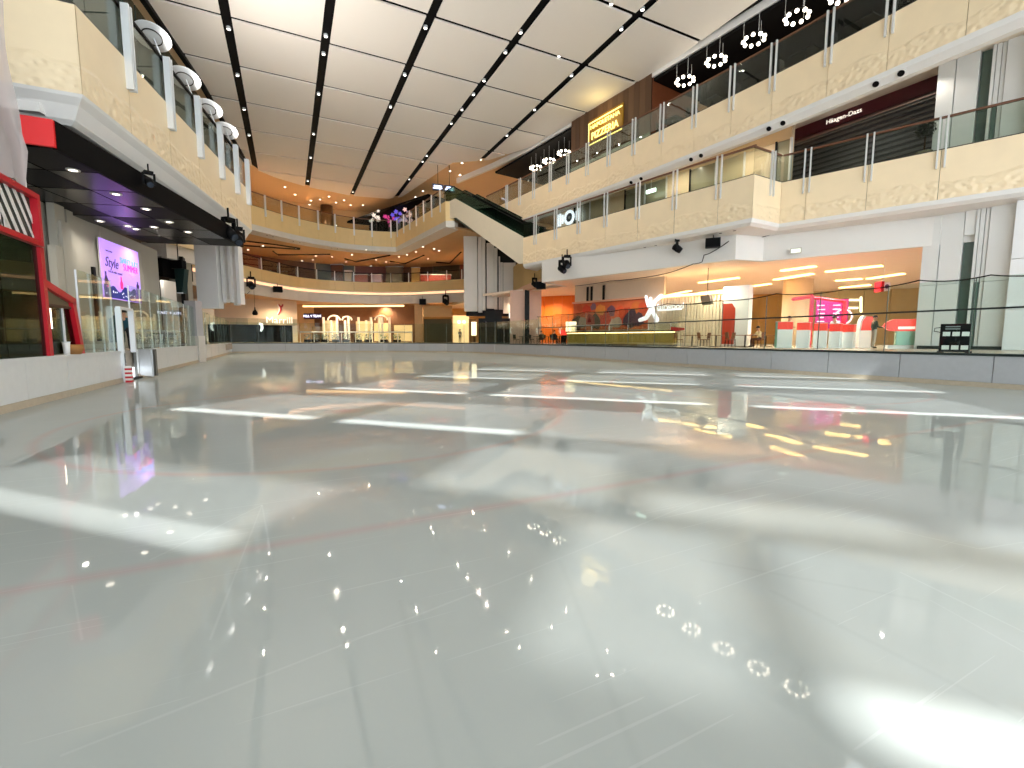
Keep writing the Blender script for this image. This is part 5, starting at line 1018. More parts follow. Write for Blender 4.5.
# parked white railings and greenery before the arcade
gr = thing('white_railing', 'white rail in front of the bright arcade', 'railing', tuple(apt(340,332,3.0)))
p0 = apt(300,330,3.0); p1 = apt(412,330,3.0); 
MB().tube([Vector((p0.x,p0.y,2.5)),Vector((p1.x,p1.y,2.5))],0.10,5).build('top_rail', m_white, gr)
for i in range(9): q = p0.lerp(p1,i/8); MB().tube([(q.x,q.y,ZM),(q.x,q.y,2.5)],0.05,5).build('post', m_white, gr)
for i,(x,cc) in enumerate(((308,'#3a5a4c'),(316,'#2f4a44'),(325,'#41665a'),(336,'#35524a'),(346,'#486a50'),(358,'#5a7a50'),(368,'#4a6a48'),(384,'#6a8a58'),(397,'#5c7c50'))):
    c = apt(x,336,2.2); o = thing('planter', 'leafy green planter before the white rail of the arcade', 'plant', (c.x,c.y,ZM), group='planters before the arcade'); MB().obox(Vector((c.x,c.y,ZM+0.2)), tA*0.5, bA*0.25, (0,0,0.2)).build('box', m_bframe, o); mb = MB()
    for j in range(60):
        q = Vector((c.x,c.y,ZM+0.45))+tA*random.uniform(-0.55,0.55)+bA*random.uniform(-0.25,0.25)+Vector((0,0,random.uniform(0,0.7))); d1 = Vector((random.gauss(0,1),random.gauss(0,1),random.gauss(0,1))).normalized(); d2 = d1.orthogonal().normalized(); mb.add([q-d1*0.14,q+d2*0.06,q+d1*0.14,q-d2*0.06],[(0,1,2,3)])
    tag(mb.build('foliage', mat('leaf_'+cc[1:],cc,0.5,var=0.25), o), kind='stuff')
# olive and lit rooms right of the arcade
for (xa,xb,z0,z1,cc,e,nm) in ((424,452,ZM,4.4,'#4e4a30',0.0,'olive_front'),(453,469,ZM,4.9,'#e8c48c',0.5,'lit_room'),(469,476,ZM,4.4,'#7a5a34',0.0,'brown_front'),(415,423,ZM,6.7,'#cfa878',0.0,'tan_pier')):
    p0 = apt(xa,325,1.0); p1 = apt(xb,325,1.0); p0.z=p1.z=0; MB().obox((p0+p1)/2+Vector((0,0,(z0+z1)/2)), (p1-p0)/2*0.99, bA*0.15, (0,0,(z1-z0)/2)).build(nm, mat(nm,cc,0.5,var=0.12,emit=e), ar)
p0 = apt(424,312,1.1); p1 = apt(452,312,1.1); p0.z=p1.z=0; MB().obox((p0+p1)/2+Vector((0,0,5.5)), (p1-p0)/2, bA*0.2, (0,0,0.8)).build('upper_band', mat('band_tan','#cfa974',0.5), ar)
for x in (459,464): c = apt(x,322,1.4); o = thing('wall_lamp', 'round glowing wall lamp in the lit room beyond the rink', 'lamp', tuple(c), group='wall lamps in the lit room'); MB().lathe([(0.26*math.sin(math.pi*i/6),-0.26*math.cos(math.pi*i/6)) for i in range(7)],tuple(c),12).build('globe', e_warm, o, True); MB().obox(c+bA*0.12, tA*0.06, bA*0.12, (0,0,0.06)).build('bracket', m_dark, o)
c = apt(474,327,1.6); o = thing('lit_poster', 'tall white lit poster beside the black column base', 'poster', (c.x,c.y,ZM)); MB().obox(Vector((c.x,c.y,3.0)), tA*0.35, bA*0.06, (0,0,0.95)).build('panel', mat('poster_lit','#fff4dc',0.4,emit=1.2,ecol='#ffe9c0'), o); MB().obox(Vector((c.x,c.y,1.55)), tA*0.05, bA*0.05, (0,0,0.5)).build('leg', m_dark, o)
# ================================================================== left side: canopy, booth, screen
def lx(x, y, X=XL): return atx(x, y, X)
# black canopy under the gallery
PC = Poly([(-1.95,29.2),(-5.26,16.55)], 1)
cn = struct('canopy', 'black canopy with purple sheen under the gallery over the screen', (-5,22,6.5))
m_can = mat('canopy_black','#08070f',0.25,var=0.25,scale=0.7,spec=0.18)
n = 7
for i in range(n):
    a = PC.L*i/n; b = PC.L*(i+1)/n
    for (k0,k1) in ((0.12,1.5),(1.55,3.0),(3.05,4.6)):
        mb = MB(); PC.sweep(mb, [(k0,6.5),(k1,6.5),(k1,6.62),(k0,6.62)], a+0.03, b-0.03); mb.build('soffit_panel', m_can if (i+int(k0))%3 else mat('canopy_deep','#050507',0.5,spec=0.1), cn)
mb = MB(); PC.sweep(mb, [(0.0,6.45),(0.1,6.45),(0.1,7.2),(0.0,7.2)]); mb.build('edge_band', m_dark, cn)
mb = MB(); PC.sweep(mb, [(0.1,6.64),(4.7,6.64),(4.7,7.18),(0.1,7.18)]); mb.build('void', m_black, cn)
MB().box(-5.9,-5.27,16.45,16.55,6.5,7.18).build('red_end_panel', mat('vivid_red','#c80c12',0.35,emit=0.1,ecol='#e01018'), cn)
MB().box(-10.5,-5.9,16.45,16.55,6.5,7.18).build('end_panel', m_dark, cn)
for (x,y) in ((73,170),(116,194),(146,209),(169,222),(188,232),(100,221),(128,226),(136,229),(154,227)):
    p = atz(x,y,6.49); o = place(CDL, USED, (p.x,p.y,6.5)) if USED.get('cdl') else None
    if o is None:
        CDL = thing('canopy_downlight', 'white round downlight in the black canopy', 'lamp', (p.x,p.y,6.5), group='downlights in the black canopy')
        MB().lathe([(0.17,0.0),(0.17,-0.02),(0.11,-0.03),(0.11,0.0)],n=16).build('rim', m_white, CDL, local=True); MB().lathe([(0.10,0),(0.10,-0.015)],n=12).build('lens', e_white, CDL, local=True); USED['cdl'] = True; USED[CDL.name] = True
# walls behind the concourse
sw = struct('wall_screen', 'grey stone wall with stepped fins carrying the video screen', (-7.7,25,ZM))
m_stone = mat('grey_stone','#b7b2a6',0.5,var=0.1,scale=1.0,stretch=(1,1,0.3))
wA = Vector((-8.5,19.0,0)); wB = Vector((-6.55,33.0,0)); tW=(wB-wA).normalized(); bW = Vector((-tW.y,tW.x,0)); bW = bW if bW.x<0 else -bW; LW=(wB-wA).length
def wpt(x,y,k=0.0): return hit(x,y,wA-bW*k,wB-bW*k)
n=7
for i in range(n):
    MB().obox(wA+tW*LW*(i+0.5)/n+bW*0.15+Vector((0,0,3.8)), tW*(LW/n/2-0.012), bW*0.15, (0,0,2.75)).build('stone_panel', m_stone, sw)
for (x,w_,k,z0,z1) in ((60,0.30,0.25,ZM,6.5),(65,0.26,0.35,ZM,5.9),(70,0.22,0.15,ZM,6.5),(56,0.2,0.4,ZM,4.9)):
    c = wpt(x,260,k); MB().obox(Vector((c.x,c.y,(z0+z1)/2)), tW*w_, bW*0.12, (0,0,(z1-z0)/2)).build('stone_fin', m_stone, sw)
for (x,k) in ((77.5,0.05),(96,0.05)): c = wpt(x,300,k); MB().obox(Vector((c.x,c.y,3.0)), tW*0.09, bW*0.05, (0,0,1.6)).build('dark_slot', m_bframe, sw)
# video screen
k_ = 0.12
s00, s10, s11, s01 = wpt(98,237,k_), wpt(136.5,252.5,k_), wpt(138,303,k_), wpt(103,297,k_)
ts0 = 0.0
u0 = (Vector((s00.x,s00.y,0))-wA).dot(tW); u1 = (Vector((s10.x,s10.y,0))-wA).dot(tW); zA = (s01.z+s11.z)/2; zB = (s00.z+s10.z)/2
vs = thing('video_screen', 'large lilac video screen with blue and pink lettering on the stone wall', 'screen', (s00.x,s00.y,zA))
def sp(u, v, k=0.0): return wA+tW*(u0+(u1-u0)*u)-bW*(k_+0.06+k)+Vector((0,0,zA+(zB-zA)*v))
e_lil = mat('screen_lilac','#b58cf0',0.3,emit=0.36,ecol='#bf92ff',var=0.05)
MB().solid([sp(0,0),sp(1,0),sp(1,1),sp(0,1)], bW*0.06).build('display', e_lil, vs); vsd = vs.children[0]
MB().solid([sp(-0.01,-0.01,-0.05),sp(1.01,-0.01,-0.05),sp(1.01,1.01,-0.05),sp(-0.01,1.01,-0.05)], bW*0.05).build('bezel', m_white2, vs)
e_navy = mat('screen_navy','#10205c',0.3,emit=0.5,ecol='#12246c'); e_pink = mat('screen_pink','#ff2a80',0.3,emit=0.4,ecol='#ff2a80'); e_blue = mat('screen_blue','#3f9cf0',0.3,emit=0.4,ecol='#3f9cf0'); e_wht = mat('screen_white','#f0f0ff',0.3,emit=0.4)
pts = [(0,0.01)]+[(0.84,0.01)]+[(0.84-0.84*i/16, 0.20+0.045*math.sin(i*1.15+1.0)+0.03*math.sin(i*0.5)) for i in range(17)]
MB().solid([sp(u,v,0.008) for u,v in pts], -bW*0.004).build('picture_hills', e_navy, vsd)
MB().solid([sp(0.85,0.01,0.008),sp(0.99,0.01,0.008),sp(0.99,0.26,0.008),sp(0.85,0.26,0.008)], -bW*0.004).build('picture_violet', mat('screen_violet','#5a3a8c',0.3,emit=0.45,ecol='#5a3a8c'), vsd)
for j in range(16):
    u,v = random.uniform(0.04,0.8), random.uniform(0.03,0.15); r_ = 0.035
    MB().lathe([(r_,0),(r_,0.006)], sp(u,v,0.014), 8, -bW).build('picture_dot', e_wht, vsd)
for (u,v,h,mm) in ((0.06,0.21,0.24,mat('screen_dark','#2a1a50',0.3,emit=0.3)),(0.44,0.20,0.22,e_pink),(0.10,0.19,0.09,e_pink),(0.90,0.27,0.13,mat('screen_dark','#2a1a50'))):
    w_ = 0.035; MB().solid([sp(u-w_,v,0.016),sp(u+w_,v,0.016),sp(u+w_*1.3,v+h*0.45,0.016),sp(u+w_*0.4,v+h*0.75,0.016),sp(u+w_*0.5,v+h,0.016),sp(u-w_*0.5,v+h,0.016),sp(u-w_*0.4,v+h*0.75,0.016),sp(u-w_*1.1,v+h*0.45,0.016)], -bW*0.004).build('picture_figure', mm, vsd)
text('lettering','SWEET JULY',0.40,sp(0.70,0.72,0.02),tW,(0,0,1),e_blue,vsd,0.004,sx=0.85); text('lettering','SUMMER',0.46,sp(0.73,0.61,0.02),tW,(0,0,1),e_pink,vsd,0.004,sx=0.85); MB().solid([sp(0.66,0.53,0.02),sp(0.78,0.48,0.02),sp(0.86,0.56,0.02)], -bW*0.004).build('picture_heart', mat('screen_rose','#ff7aa0',0.3,emit=0.8,ecol='#ff7aa0'), vsd)
text('lettering','Style',0.62,sp(0.22,0.62,0.02),tW,(0,0,1),mat('screen_dark','#2a1a50'),vsd,0.004,shear=0.3); text('lettering','rock & smile carnival',0.15,sp(0.30,0.47,0.02),tW,(0,0,1),mat('screen_dark','#2a1a50'),vsd,0.004)
text('lettering','new season',0.12,sp(0.18,0.82,0.02),tW,(0,0,1),mat('screen_dark','#2a1a50'),vsd,0.004)
# wall continuing beyond the screen: white panels below a dark recess
w2 = struct('wall_left_far', 'pale panels in the dark recess beyond the screen', (-7,36,ZM))
for (xa,xb,y0_,y1_,mm,d) in ((143,156,284,350,m_stone,29.5),(158,163,280,350,m_bframe,30),(163,175,280,300,m_white,31),(175,196,262,350,m_stone,34),(140,196,300,352,mat('tan_glow','#b08a64',0.4,var=0.15),36),(187,190,258,350,m_bframe,33.5)):
    p0=pd(xa,y1_,d); p1=pd(xb,y1_,d+1.2); zt_=pd(xa,y0_,d).z; p0.z=p1.z=0; t_=(p1-p0); bk=Vector((-t_.y,t_.x,0)).normalized()
    MB().obox((p0+p1)/2+Vector((0,0,(ZM+zt_)/2)), t_/2, bk*0.12, (0,0,(zt_-ZM)/2)).build('wall_panel', mm, w2)
MB().box(-12,-9.0,16,60,0.4,10).build('far_backing', mat('warm_dark','#5c4836',0.6,var=0.2), w2)
# second gallery stub with cream end seen under the canopy
gs = struct('gallery_left_stub', 'short cream and white gallery end beyond the black canopy', (-5,33,7))
a = pd(166,244,32); b = pd(197,262,35); 
A_ = Vector((a.x,a.y,0)); B_ = Vector((b.x,b.y,0)); t_=(B_-A_).normalized(); bk=Vector((-t_.y,t_.x,0)); bk = bk if bk.x<0 else -bk; L_=(B_-A_).length
MB().obox((A_+B_)/2+bk*1.0+Vector((0,0,7.75)), t_*L_/2, bk*1.0, (0,0,0.55)).build('white_band', m_white, gs)
MB().obox((A_+B_)/2-bk*0.2+bk*0.5+t_*0.3+Vector((0,0,8.9)), t_*(L_/2+0.2), bk*0.6, (0,0,0.7)).build('cream_panel', m_creamP, gs)
MB().obox((A_+B_)/2+bk*1.6+Vector((0,0,6.6)), t_*L_/2, bk*1.2, (0,0,0.7)).build('dark_recess', m_black, gs)
# clad column
lc = struct('column_left', 'white clad column with vertical fins at the end of the gallery', (-5.2,35,0))
for (xa,xb,yt,yb,d,mm) in ((196,217.5,240,308,30.2,m_white),(217.8,220.5,240,303,30.6,m_fin),(221.5,224.5,240,302,30.4,m_white),(225.5,228,240,299,30.6,m_fin),(228.5,231.5,240,302,30.3,m_white),(232.5,235.5,240,305,30.5,m_fin),(236.2,239.5,240,304,30.2,m_white)):
    p0=pd(xa,280,d); p1=pd(xb,280,d); zt_=10.2; zb_=pd(xa,yb,d).z; p0.z=p1.z=0
    MB().obox((p0+p1)/2+fw*0.25+Vector((0,0,(zt_+zb_)/2)), (p1-p0)/2, fw*0.25, (0,0,(zt_-zb_)/2)).build('fin', mm, lc)
p0=pd(218,280,31.1); p1=pd(239,280,31.1); p0.z=p1.z=0; MB().obox((p0+p1)/2+fw*0.2+Vector((0,0,7.0)), (p1-p0)/2, fw*0.1, (0,0,3.0)).build('core', m_bframe, lc)
c = Vector((-5.35,35.3,0)); MB().obox(c+Vector((0,0,2.3)), rt*0.35, fw*0.3, (0,0,1.6)).build('shaft', mat('shaft_grey','#b9b6b8',0.4), lc); MB().obox(c+Vector((0.12,-0.1,0.85)), rt*0.3, fw*0.3, (0,0,0.84)).build('base_block', m_white2, lc)
# hanging banner like speaker
c = pd(179.5,281,28.5); o = thing('line_speaker', 'dark green tapered loudspeaker hanging below the canopy', 'speaker', tuple(c)); MB().solid([c+rt*-0.30+Vector((0,0,0.75)),c+rt*0.36+Vector((0,0,0.75)),c+rt*0.12+Vector((0,0,-0.75)),c+rt*-0.22+Vector((0,0,-0.75))], fw*0.4).build('cabinet', mat('speaker_teal','#16302e',0.5), o); MB().obox(c+Vector((0,0,1.0)), rt*0.35, fw*0.2, (0,0,0.25)).build('yoke', m_black, o); MB().obox(c+rt*-0.02+Vector((0,0,-0.74)), rt*0.19, -fw*0.02, (0,0,0.04)).build('lower_edge', m_alu, o); MB().tube([c+Vector((0,0,1.2)),c+Vector((0,0,3.0))],0.03,5).build('cable', m_black, o)
# ================================================================== booth at the rink edge
bo = thing('glass_booth', 'dark tinted glass booth wall with a red corner post on the rink boards', 'booth', (XL-0.1,14,ZM+0.03))
yA, yB = 6.5, 14.95
for k in range(5):
    a = yA+(yB-yA)*k/5+0.01; b = yA+(yB-yA)*(k+1)/5-0.01; MB().box(XL-0.12,XL-0.09,a,b,ZM+0.03,3.68).build('glass_pane', g_dark, bo)
MB().box(XL-0.16,XL-0.02,yB-0.02,yB+0.16,ZM+0.03,3.68).build('corner_post', m_red, bo)
MB().box(-8.4,-8.2,6,17,ZM,6.6).build('back_wall', mat('booth_dark','#23281f',0.5,var=0.2), bo)
MB().box(-8.2,XL-0.2,6,15.0,6.4,6.55).build('roof', m_dark, bo)
# red framed panel with white diagonal bars
fp = thing('striped_sign_panel', 'red framed sign panel with white diagonal bars above the dark booth', 'sign', (XL-0.1,13,3.7))
y0_, y1_, z0_, z1_ = 9.8, 15.1, 3.70, 4.92
for (a,b,c_,d_) in ((y0_,y1_,z0_,z0_+0.12),(y0_,y1_,z1_-0.12,z1_),(y1_-0.13,y1_,z0_+0.12,z1_-0.12),(y0_,y0_+0.13,z0_+0.12,z1_-0.12)): MB().box(XL-0.14,XL-0.0,a,b,c_,d_).build('frame_bar', m_red, fp)
MB().box(XL-0.20,XL-0.14,y0_,y1_,z0_,z1_).build('backing', mat('panel_dark','#2e332c',0.5), fp); fpb = fp.children[-1]
h = z1_-z0_-0.24; zb_ = z0_+0.12
for k in range(14):
    yy = y0_+0.3+k*0.34; top_y = yy; bot_y = yy+0.72
    def cl(y): return min(max(y,y0_+0.14),y1_-0.15)
    w_=0.14
    if bot_y+w_ > y1_-0.14:
        f = (y1_-0.15-top_y)/0.72
        if f <= 0.12: continue
        P = [(XL-0.13,top_y,zb_+h),(XL-0.13,min(top_y+w_,y1_-0.14),zb_+h),(XL-0.13,y1_-0.14,zb_+h*(1-min(1,max(0,(y1_-0.14-top_y-w_)/0.72)))),(XL-0.13,y1_-0.14,zb_+h*(1-min(1,f)))]
    else: P = [(XL-0.13,top_y,zb_+h),(XL-0.13,top_y+w_,zb_+h),(XL-0.13,bot_y+w_,zb_),(XL-0.13,bot_y,zb_)]
    MB().solid(P,(0.012,0,0)).build('white_bar', m_white, fpb)
for k in range(4):
    yy = 13.05+k*0.22; MB().box(XL-0.13,XL-0.118,yy,yy+0.10,zb_,zb_+0.62-0.13*k).build('white_bar', m_white, fpb)
# red gabled ticket hatch
tk = thing('ticket_hatch', 'red framed ticket hatch with sloping red roof beam beside the glass barrier', 'booth', (XL-0.2,16,ZM+0.03))
m_redd = m_red
MB().solid([(XL-0.25,15.1,2.95),(XL-0.25,15.1,2.77),(XL-0.25,16.85,2.42),(XL-0.25,16.85,2.60)],(0.2,0,0)).build('roof_beam', m_red, tk)
MB().solid([(XL-0.25,16.6,2.5),(XL-0.25,16.8,2.5),(XL-0.25,17.15,ZM+0.03),(XL-0.25,16.95,ZM+0.03)],(0.2,0,0)).build('side_post', m_red, tk)
MB().box(XL-0.22,XL-0.08,15.1,15.25,ZM+0.03,2.85).build('side_post', m_red, tk)
MB().box(XL-0.20,XL-0.10,15.25,16.72,2.30,2.37).build('lintel', mat('dark_wood','#4a3626',0.5), tk)
MB().solid([(XL-0.17,15.25,ZM+0.05),(XL-0.17,16.95,ZM+0.05),(XL-0.17,16.70,2.30),(XL-0.17,15.25,2.30)],(0.015,0,0)).build('window_glass', g_dark, tk)
MB().solid([(XL-0.17,15.25,2.38),(XL-0.17,16.7,2.38),(XL-0.17,16.65,2.46),(XL-0.17,15.25,2.75)],(0.03,0,0)).build('gable_board', mat('gable_olive','#6a6048',0.5), tk)
MB().box(XL-0.20,XL-0.12,16.15,16.2,ZM+0.05,2.30).build('mullion', m_alu, tk)
MB().box(XL-0.13,XL-0.08,15.32,15.36,1.75,2.25).build('light_strip', mat('strip_lit','#fff0d8',0.4,emit=1.5), tk)
o = thing('wicker_basket', 'round wicker basket on the ledge of the ticket hatch', 'basket', (XL-0.02,16.3,ZM+0.03)); MB().lathe([(0.17,0.0),(0.23,0.12),(0.24,0.24),(0.21,0.24),(0.19,0.05)],(XL-0.05,16.3,ZM+0.03),18).build('body', stripes('wicker','#8a5a2c','#c08a4a','Z',14,0.7), o, True); MB().lathe([(0.22,0),(0.25,0.02),(0.22,0.04)],(XL-0.05,16.3,ZM+0.25),18).build('rim', mat('wicker_rim','#b07a3c',0.6), o, True)
o = thing('paper_cup', 'white paper cup beside the wicker basket', 'cup', (XL-0.05,15.95,ZM+0.03)); MB().lathe([(0.06,0),(0.08,0.32),(0.075,0.32),(0.05,0.02)],(XL-0.05,15.95,ZM+0.03),14).build('body', m_white, o, True); MB().lathe([(0.085,0.32),(0.085,0.34)],(XL-0.05,15.95,ZM+0.03),14).build('lid', mat('cup_lid','#cfd6d8',0.4), o)
# glass barrier on the left boards
rink_glass('rink_glass_barrier', 'clear glass barrier between the ticket hatch and the open gate', PLn, 0.0, 2.75, 0.92, 3.45, 2.5, m_alu, rail=False)
rink_glass('rink_glass_barrier', 'clear glass barrier with white posts beyond the open gate', PLf, PLf.L-14.5, PLf.L, 1.45, 3.5, 2.5, m_alu, rail=False)
rink_glass('rink_glass_barrier', 'clear glass barrier past the clad column in the far corner', PLf, 0, PLf.L-15, 2.4, 3.4, 2.5, mat('glass_post','#8b9b93'), rail=False)
# gate posts and swung gate
gt = thing('rink_gate', 'open rink gate with white door posts and grey swung panel', 'gate', (XL,21,0))
for y in (20.05,21.45): MB().box(XL-0.06,XL+0.10,y-0.06,y+0.06,0.0 if y<21 else 1.0,2.55).build('door_post', m_alu, gt)
MB().box(XL-0.05,XL+0.09,20.05,21.45,2.52,2.60).build('door_head', m_alu, gt)
MB().box(XL+0.02,XL+0.10,20.0,20.12,0.0,1.0).build('black_edge', m_black, gt)
MB().solid([(XL+0.02,22.0,0.10),(XL+0.02,22.0,1.1),(XL+0.62,21.0,1.1),(XL+0.62,21.0,0.10)],(0.05,0.03,0)).build('gate_panel', m_board, gt)
MB().solid([(XL+0.02,22.02,0.10),(XL+0.02,22.02,1.1),(XL+0.62,21.55,1.1),(XL+0.62,21.55,0.10)],(0.05,0.05,0)).build('gate_side', mat('gate_dark','#6b675f',0.5,var=0.2), gt)
MB().box(XL-0.1,XL+0.1,20.1,22.0,-0.01,0.06).build('threshold', m_black, gt)
o = thing('striped_post', 'short red and white striped post at the rink gate', 'post', (XL+0.2,19.9,0))
for k in range(8): MB().box(XL+0.12,XL+0.30,19.82,20.0,0.07*k,0.07*k+0.068).build('stripe_band', m_red if k%2==0 else m_white, o)
# black socket on the near board
o = thing('wall_socket', 'small black socket plate on the white near board', 'socket', (XL,12.45,0.55)); MB().box(XL-0.0,XL+0.015,12.40,12.52,0.48,0.62).build('plate', m_black, o); MB().box(XL+0.015,XL+0.02,12.43,12.49,0.52,0.58).build('socket_face', m_dark, o)
# translucent plastic sheet hanging over the booth
mb = MB(); ny, nz = 30, 26; m_pl = bpy.data.materials.new('plastic_sheet'); m_pl.use_nodes = True
t = m_pl.node_tree; t.nodes.clear(); out = nd(t,'ShaderNodeOutputMaterial'); tr = nd(t,'ShaderNodeBsdfTransparent'); df = nd(t,'ShaderNodeBsdfPrincipled'); df.inputs['Roughness'].default_value = 0.3
nz_ = nd(t,'ShaderNodeTexNoise'); nz_.inputs['Scale'].default_value = 1.2; rp = nd(t,'ShaderNodeMapRange'); rp.inputs['To Min'].default_value = 0.45; rp.inputs['To Max'].default_value = 0.8; t.links.new(nz_.outputs['Fac'],rp.inputs['Value'])
cr = nd(t,'ShaderNodeMix',data_type='RGBA'); cr.inputs['A'].default_value = (0.62,0.63,0.62,1); cr.inputs['B'].default_value = (0.72,0.55,0.55,1); t.links.new(nz_.outputs['Fac'],cr.inputs['Factor']); t.links.new(cr.outputs['Result'],df.inputs['Base Color'])
mi = nd(t,'ShaderNodeMixShader'); t.links.new(rp.outputs[0],mi.inputs[0]); t.links.new(tr.outputs[0],mi.inputs[1]); t.links.new(df.outputs[0],mi.inputs[2]); t.links.new(mi.outputs[0],out.inputs[0])
ps = thing('plastic_sheet', 'grey translucent plastic dust sheet hanging above the striped sign panel', 'sheet', (XL-0.3,13,4.9))
for j in range(nz+1):
    z = 4.95+(12.5-4.95)*j/nz
    ye = 14.85 if z < 6.1 else 14.85-0.10*(z-6.1)-0.25
    for i in range(ny+1):
        y = 8.0+(ye-8.0)*i/ny; mb.v.append(Vector((XL-0.12-0.10*math.sin(i*1.3+0.4*z)*(1-0.3*j/nz)-0.05*math.sin(z*2+i), y, z)))
for j in range(nz):
    for i in range(ny): a = j*(ny+1)+i; mb.f.append([a,a+1,a+ny+2,a+ny+1]); mb.mi.append(0)
mb.build('sheet', m_pl, ps, True)
MB().tube([(XL-0.15,14.88,4.95),(XL-0.15,14.88,6.1),(XL-0.15,14.6,6.3),(XL-0.15,13.95,12.5)],0.02,5).build('edge_seam', m_white, ps)
# round reflector lamps on the gallery posts
for i,s in enumerate(ppg[1:5]):
    c,tt,_ = PG.at(s); bk = PG.back(s); x_ = (155,192,213.5,226)[i]; y_ = (38,76,104,127)[i]
    q = PG.px(x_,y_); q = s-0.15; pc = PG.at(s)[0]+bk*0.35; d = (Vector((pc.x,pc.y,0))).dot(Vector((RW[0][2],RW[1][2],0)))
    zc = ZL+1.6+0.75
    o = thing('reflector_lamp', 'white round reflector disc lamp on a gallery post, '+['fourth','third','second','first'][i]+' from the white fins', 'lamp', (pc.x,pc.y,ZL+1.6), group='reflector lamps along the gallery')
    ax = Vector((-0.05,-0.45,-1.0)).normalized(); cc = Vector((pc.x,pc.y,zc))
    MB().lathe([(0.05,0.06),(0.45,0.05),(0.60,0.0),(0.58,-0.02),(0.05,-0.03)],tuple(cc),28,-ax).build('disc', m_alu, o, True)
    MB().lathe([(0.30,0),(0.33,0),(0.33,0.02),(0.30,0.02),(0.30,0)],tuple(cc+ax*0.03),24,ax).build('inner_ring', m_bframe, o)
    MB().tube([(c.x+bk.x*0.08,c.y+bk.y*0.08,ZL+1.6),cc-ax*0.1],0.03,6).build('stem', m_alu, o)
    spot((pc.x+0.9*-bk.x,pc.y-0.9*bk.y,ZL+1.5), 480, (1,0.94,0.86), 150, 1.0, 0.15, (0.8,0.25,1))
# ================================================================== stage lights, speakers, cables
SL = thing('stage_light', 'black moving head stage light under a gallery edge', 'stage light', (0,0,0), group='moving head lights under the galleries')
MB().box(-0.16,0.16,-0.12,0.12,-0.12,0.0).build('base', m_black, SL, local=True)
for sx in (-1,1): MB().box(sx*0.2-0.03,sx*0.2+0.03,-0.06,0.06,-0.55,-0.08).build('yoke_arm', m_black, SL, local=True)
MB().lathe([(0.08,-0.22),(0.16,-0.18),(0.17,0.05),(0.14,0.24),(0.13,0.24)],(0,0,-0.46),14,(0.0,-0.8,-0.6)).build('head', m_black, SL, True, local=True); SLH = SL.children[-1]; MB().lathe([(0.12,0.24),(0.12,0.26)],(0,0,-0.46),14,(0.0,-0.8,-0.6)).build('lens', mat('lens_glass','#2c3440',0.1), SLH, local=True); MB().tube([(0,0,0),(0,0,0.3)],0.03,6).build('clamp', m_black, SL, local=True)
def stage(x, y, p0, p1, rz, label=None, sc=1.0):
    p = hit(x, y, p0, p1); o = place(SL, USED, (p.x,p.y,p.z+0.4*sc), rz, label); o.scale = (sc,sc,sc); return o
b0_, b1_ = (18.9,34.0), (23.7,19.0)
stage(562,268,b0_,b1_,0.3,'black moving head light, the lower one of the pair beside the white bulkhead end',1.5); stage(567,263,b0_,b1_,-0.3,'black moving head light, the upper one of the pair beside the white bulkhead end',1.5); stage(677,247,b0_,b1_,0.8,'black moving head light alone on the white bulkhead before the slatted wall',1.3)
stage(534.5,283.5,(21.35,41.2),(20.0,35.0),0.4,'black moving head light at the far end of the white bulkhead',1.3)
_q = PC.at(PC.px(141,172))[0]-PC.back(1)*0.22; o = place(SL, USED, (_q.x,_q.y,7.25), 0.4, 'black moving head light under the near part of the black canopy edge'); o.scale = (0.8,0.8,0.8)
stage(229,231,(-1.9,29.2),(-2.5,27),0.9,'black moving head light at the far corner of the black canopy',1.6)
stage(238,238,(-1.9,29.2),(-2.5,27),0.2,'drooping black moving head light at the far tip of the black canopy',1.4)
fv = [PV.at(PV.px(x,298))[0] for x in (252,422,445)]
for x,y,q,lab in ((252,291,fv[0],'black moving head light near the fins on the far pale band'),(446,298,fv[2],'black moving head light on the far pale band near the tall column')):
    place(SL, USED, (q.x,q.y-0.3,pd(x,y,60).z+0.6), 0.3, lab).scale = (2.0,2.0,2.0)
def speaker_box(c, w, d, h, rz, lab, up=0.35):
    o = thing('box_speaker', lab, 'speaker', tuple(c), rz); m_ = m_black
    mb = MB(); mb.box(-w,w,-d,d,-h,h); mb.build('cabinet', m_, o, local=True); MB().box(-w*0.85,w*0.85,-d-0.02,-d,-h*0.8,h*0.8).build('grille', m_dark, o, local=True); MB().tube([(0,0,h),(0,0.1,h+up)],0.03,6).build('bracket', m_black, o, local=True)
p = hit(713,243,b0_,b1_); speaker_box(p, 0.42, 0.25, 0.27, -0.9, 'black box speaker on the white bulkhead near the slatted wall')
p = hit(541,285.5,(23.0,36.72),(19.5,34.74)); speaker_box(p, 0.4, 0.3, 0.3, -0.6, 'black box speaker at the far end of the white bulkhead', 1.1)
q = PV.at(PV.px(278,295))[0]; speaker_box(Vector((q.x,q.y-0.3,pd(278,293,60).z)), 0.5, 0.3, 0.35, 0.2, 'black box speaker on the far pale band near the cream shop')
q = PV.at(PV.px(422,300))[0]; speaker_box(Vector((q.x,q.y-0.3,pd(422,299.5,60).z)), 0.45, 0.3, 0.4, -0.2, 'black box speaker on the far pale band above the olive shop')
b0_, b1_ = (19.25,34.0), (24.2,19.0)
cable('black cable running below the white bulkhead to its corner', [hit(x,y,b0_,b1_) for x,y in ((575,286),(610,281),(640,278),(668,273),(693,264),(702,262),(704,255),(712,252),(729,241))], 0.025, 0.03)
BHe = [(26.3,18.7),(29.5,12.0)]
cable('thin cable looping over the near white bulkhead', [hit(x,y,*BHe) for x,y in ((757,238),(780,231),(800,226),(818,221))]+[Vector((28.3,14.3,7.95))], 0.02, 0.05)
cable('thin grey wires from the fins to the far corner', [pd(226,302,33),pd(250,291,50)], 0.02, 0.3)
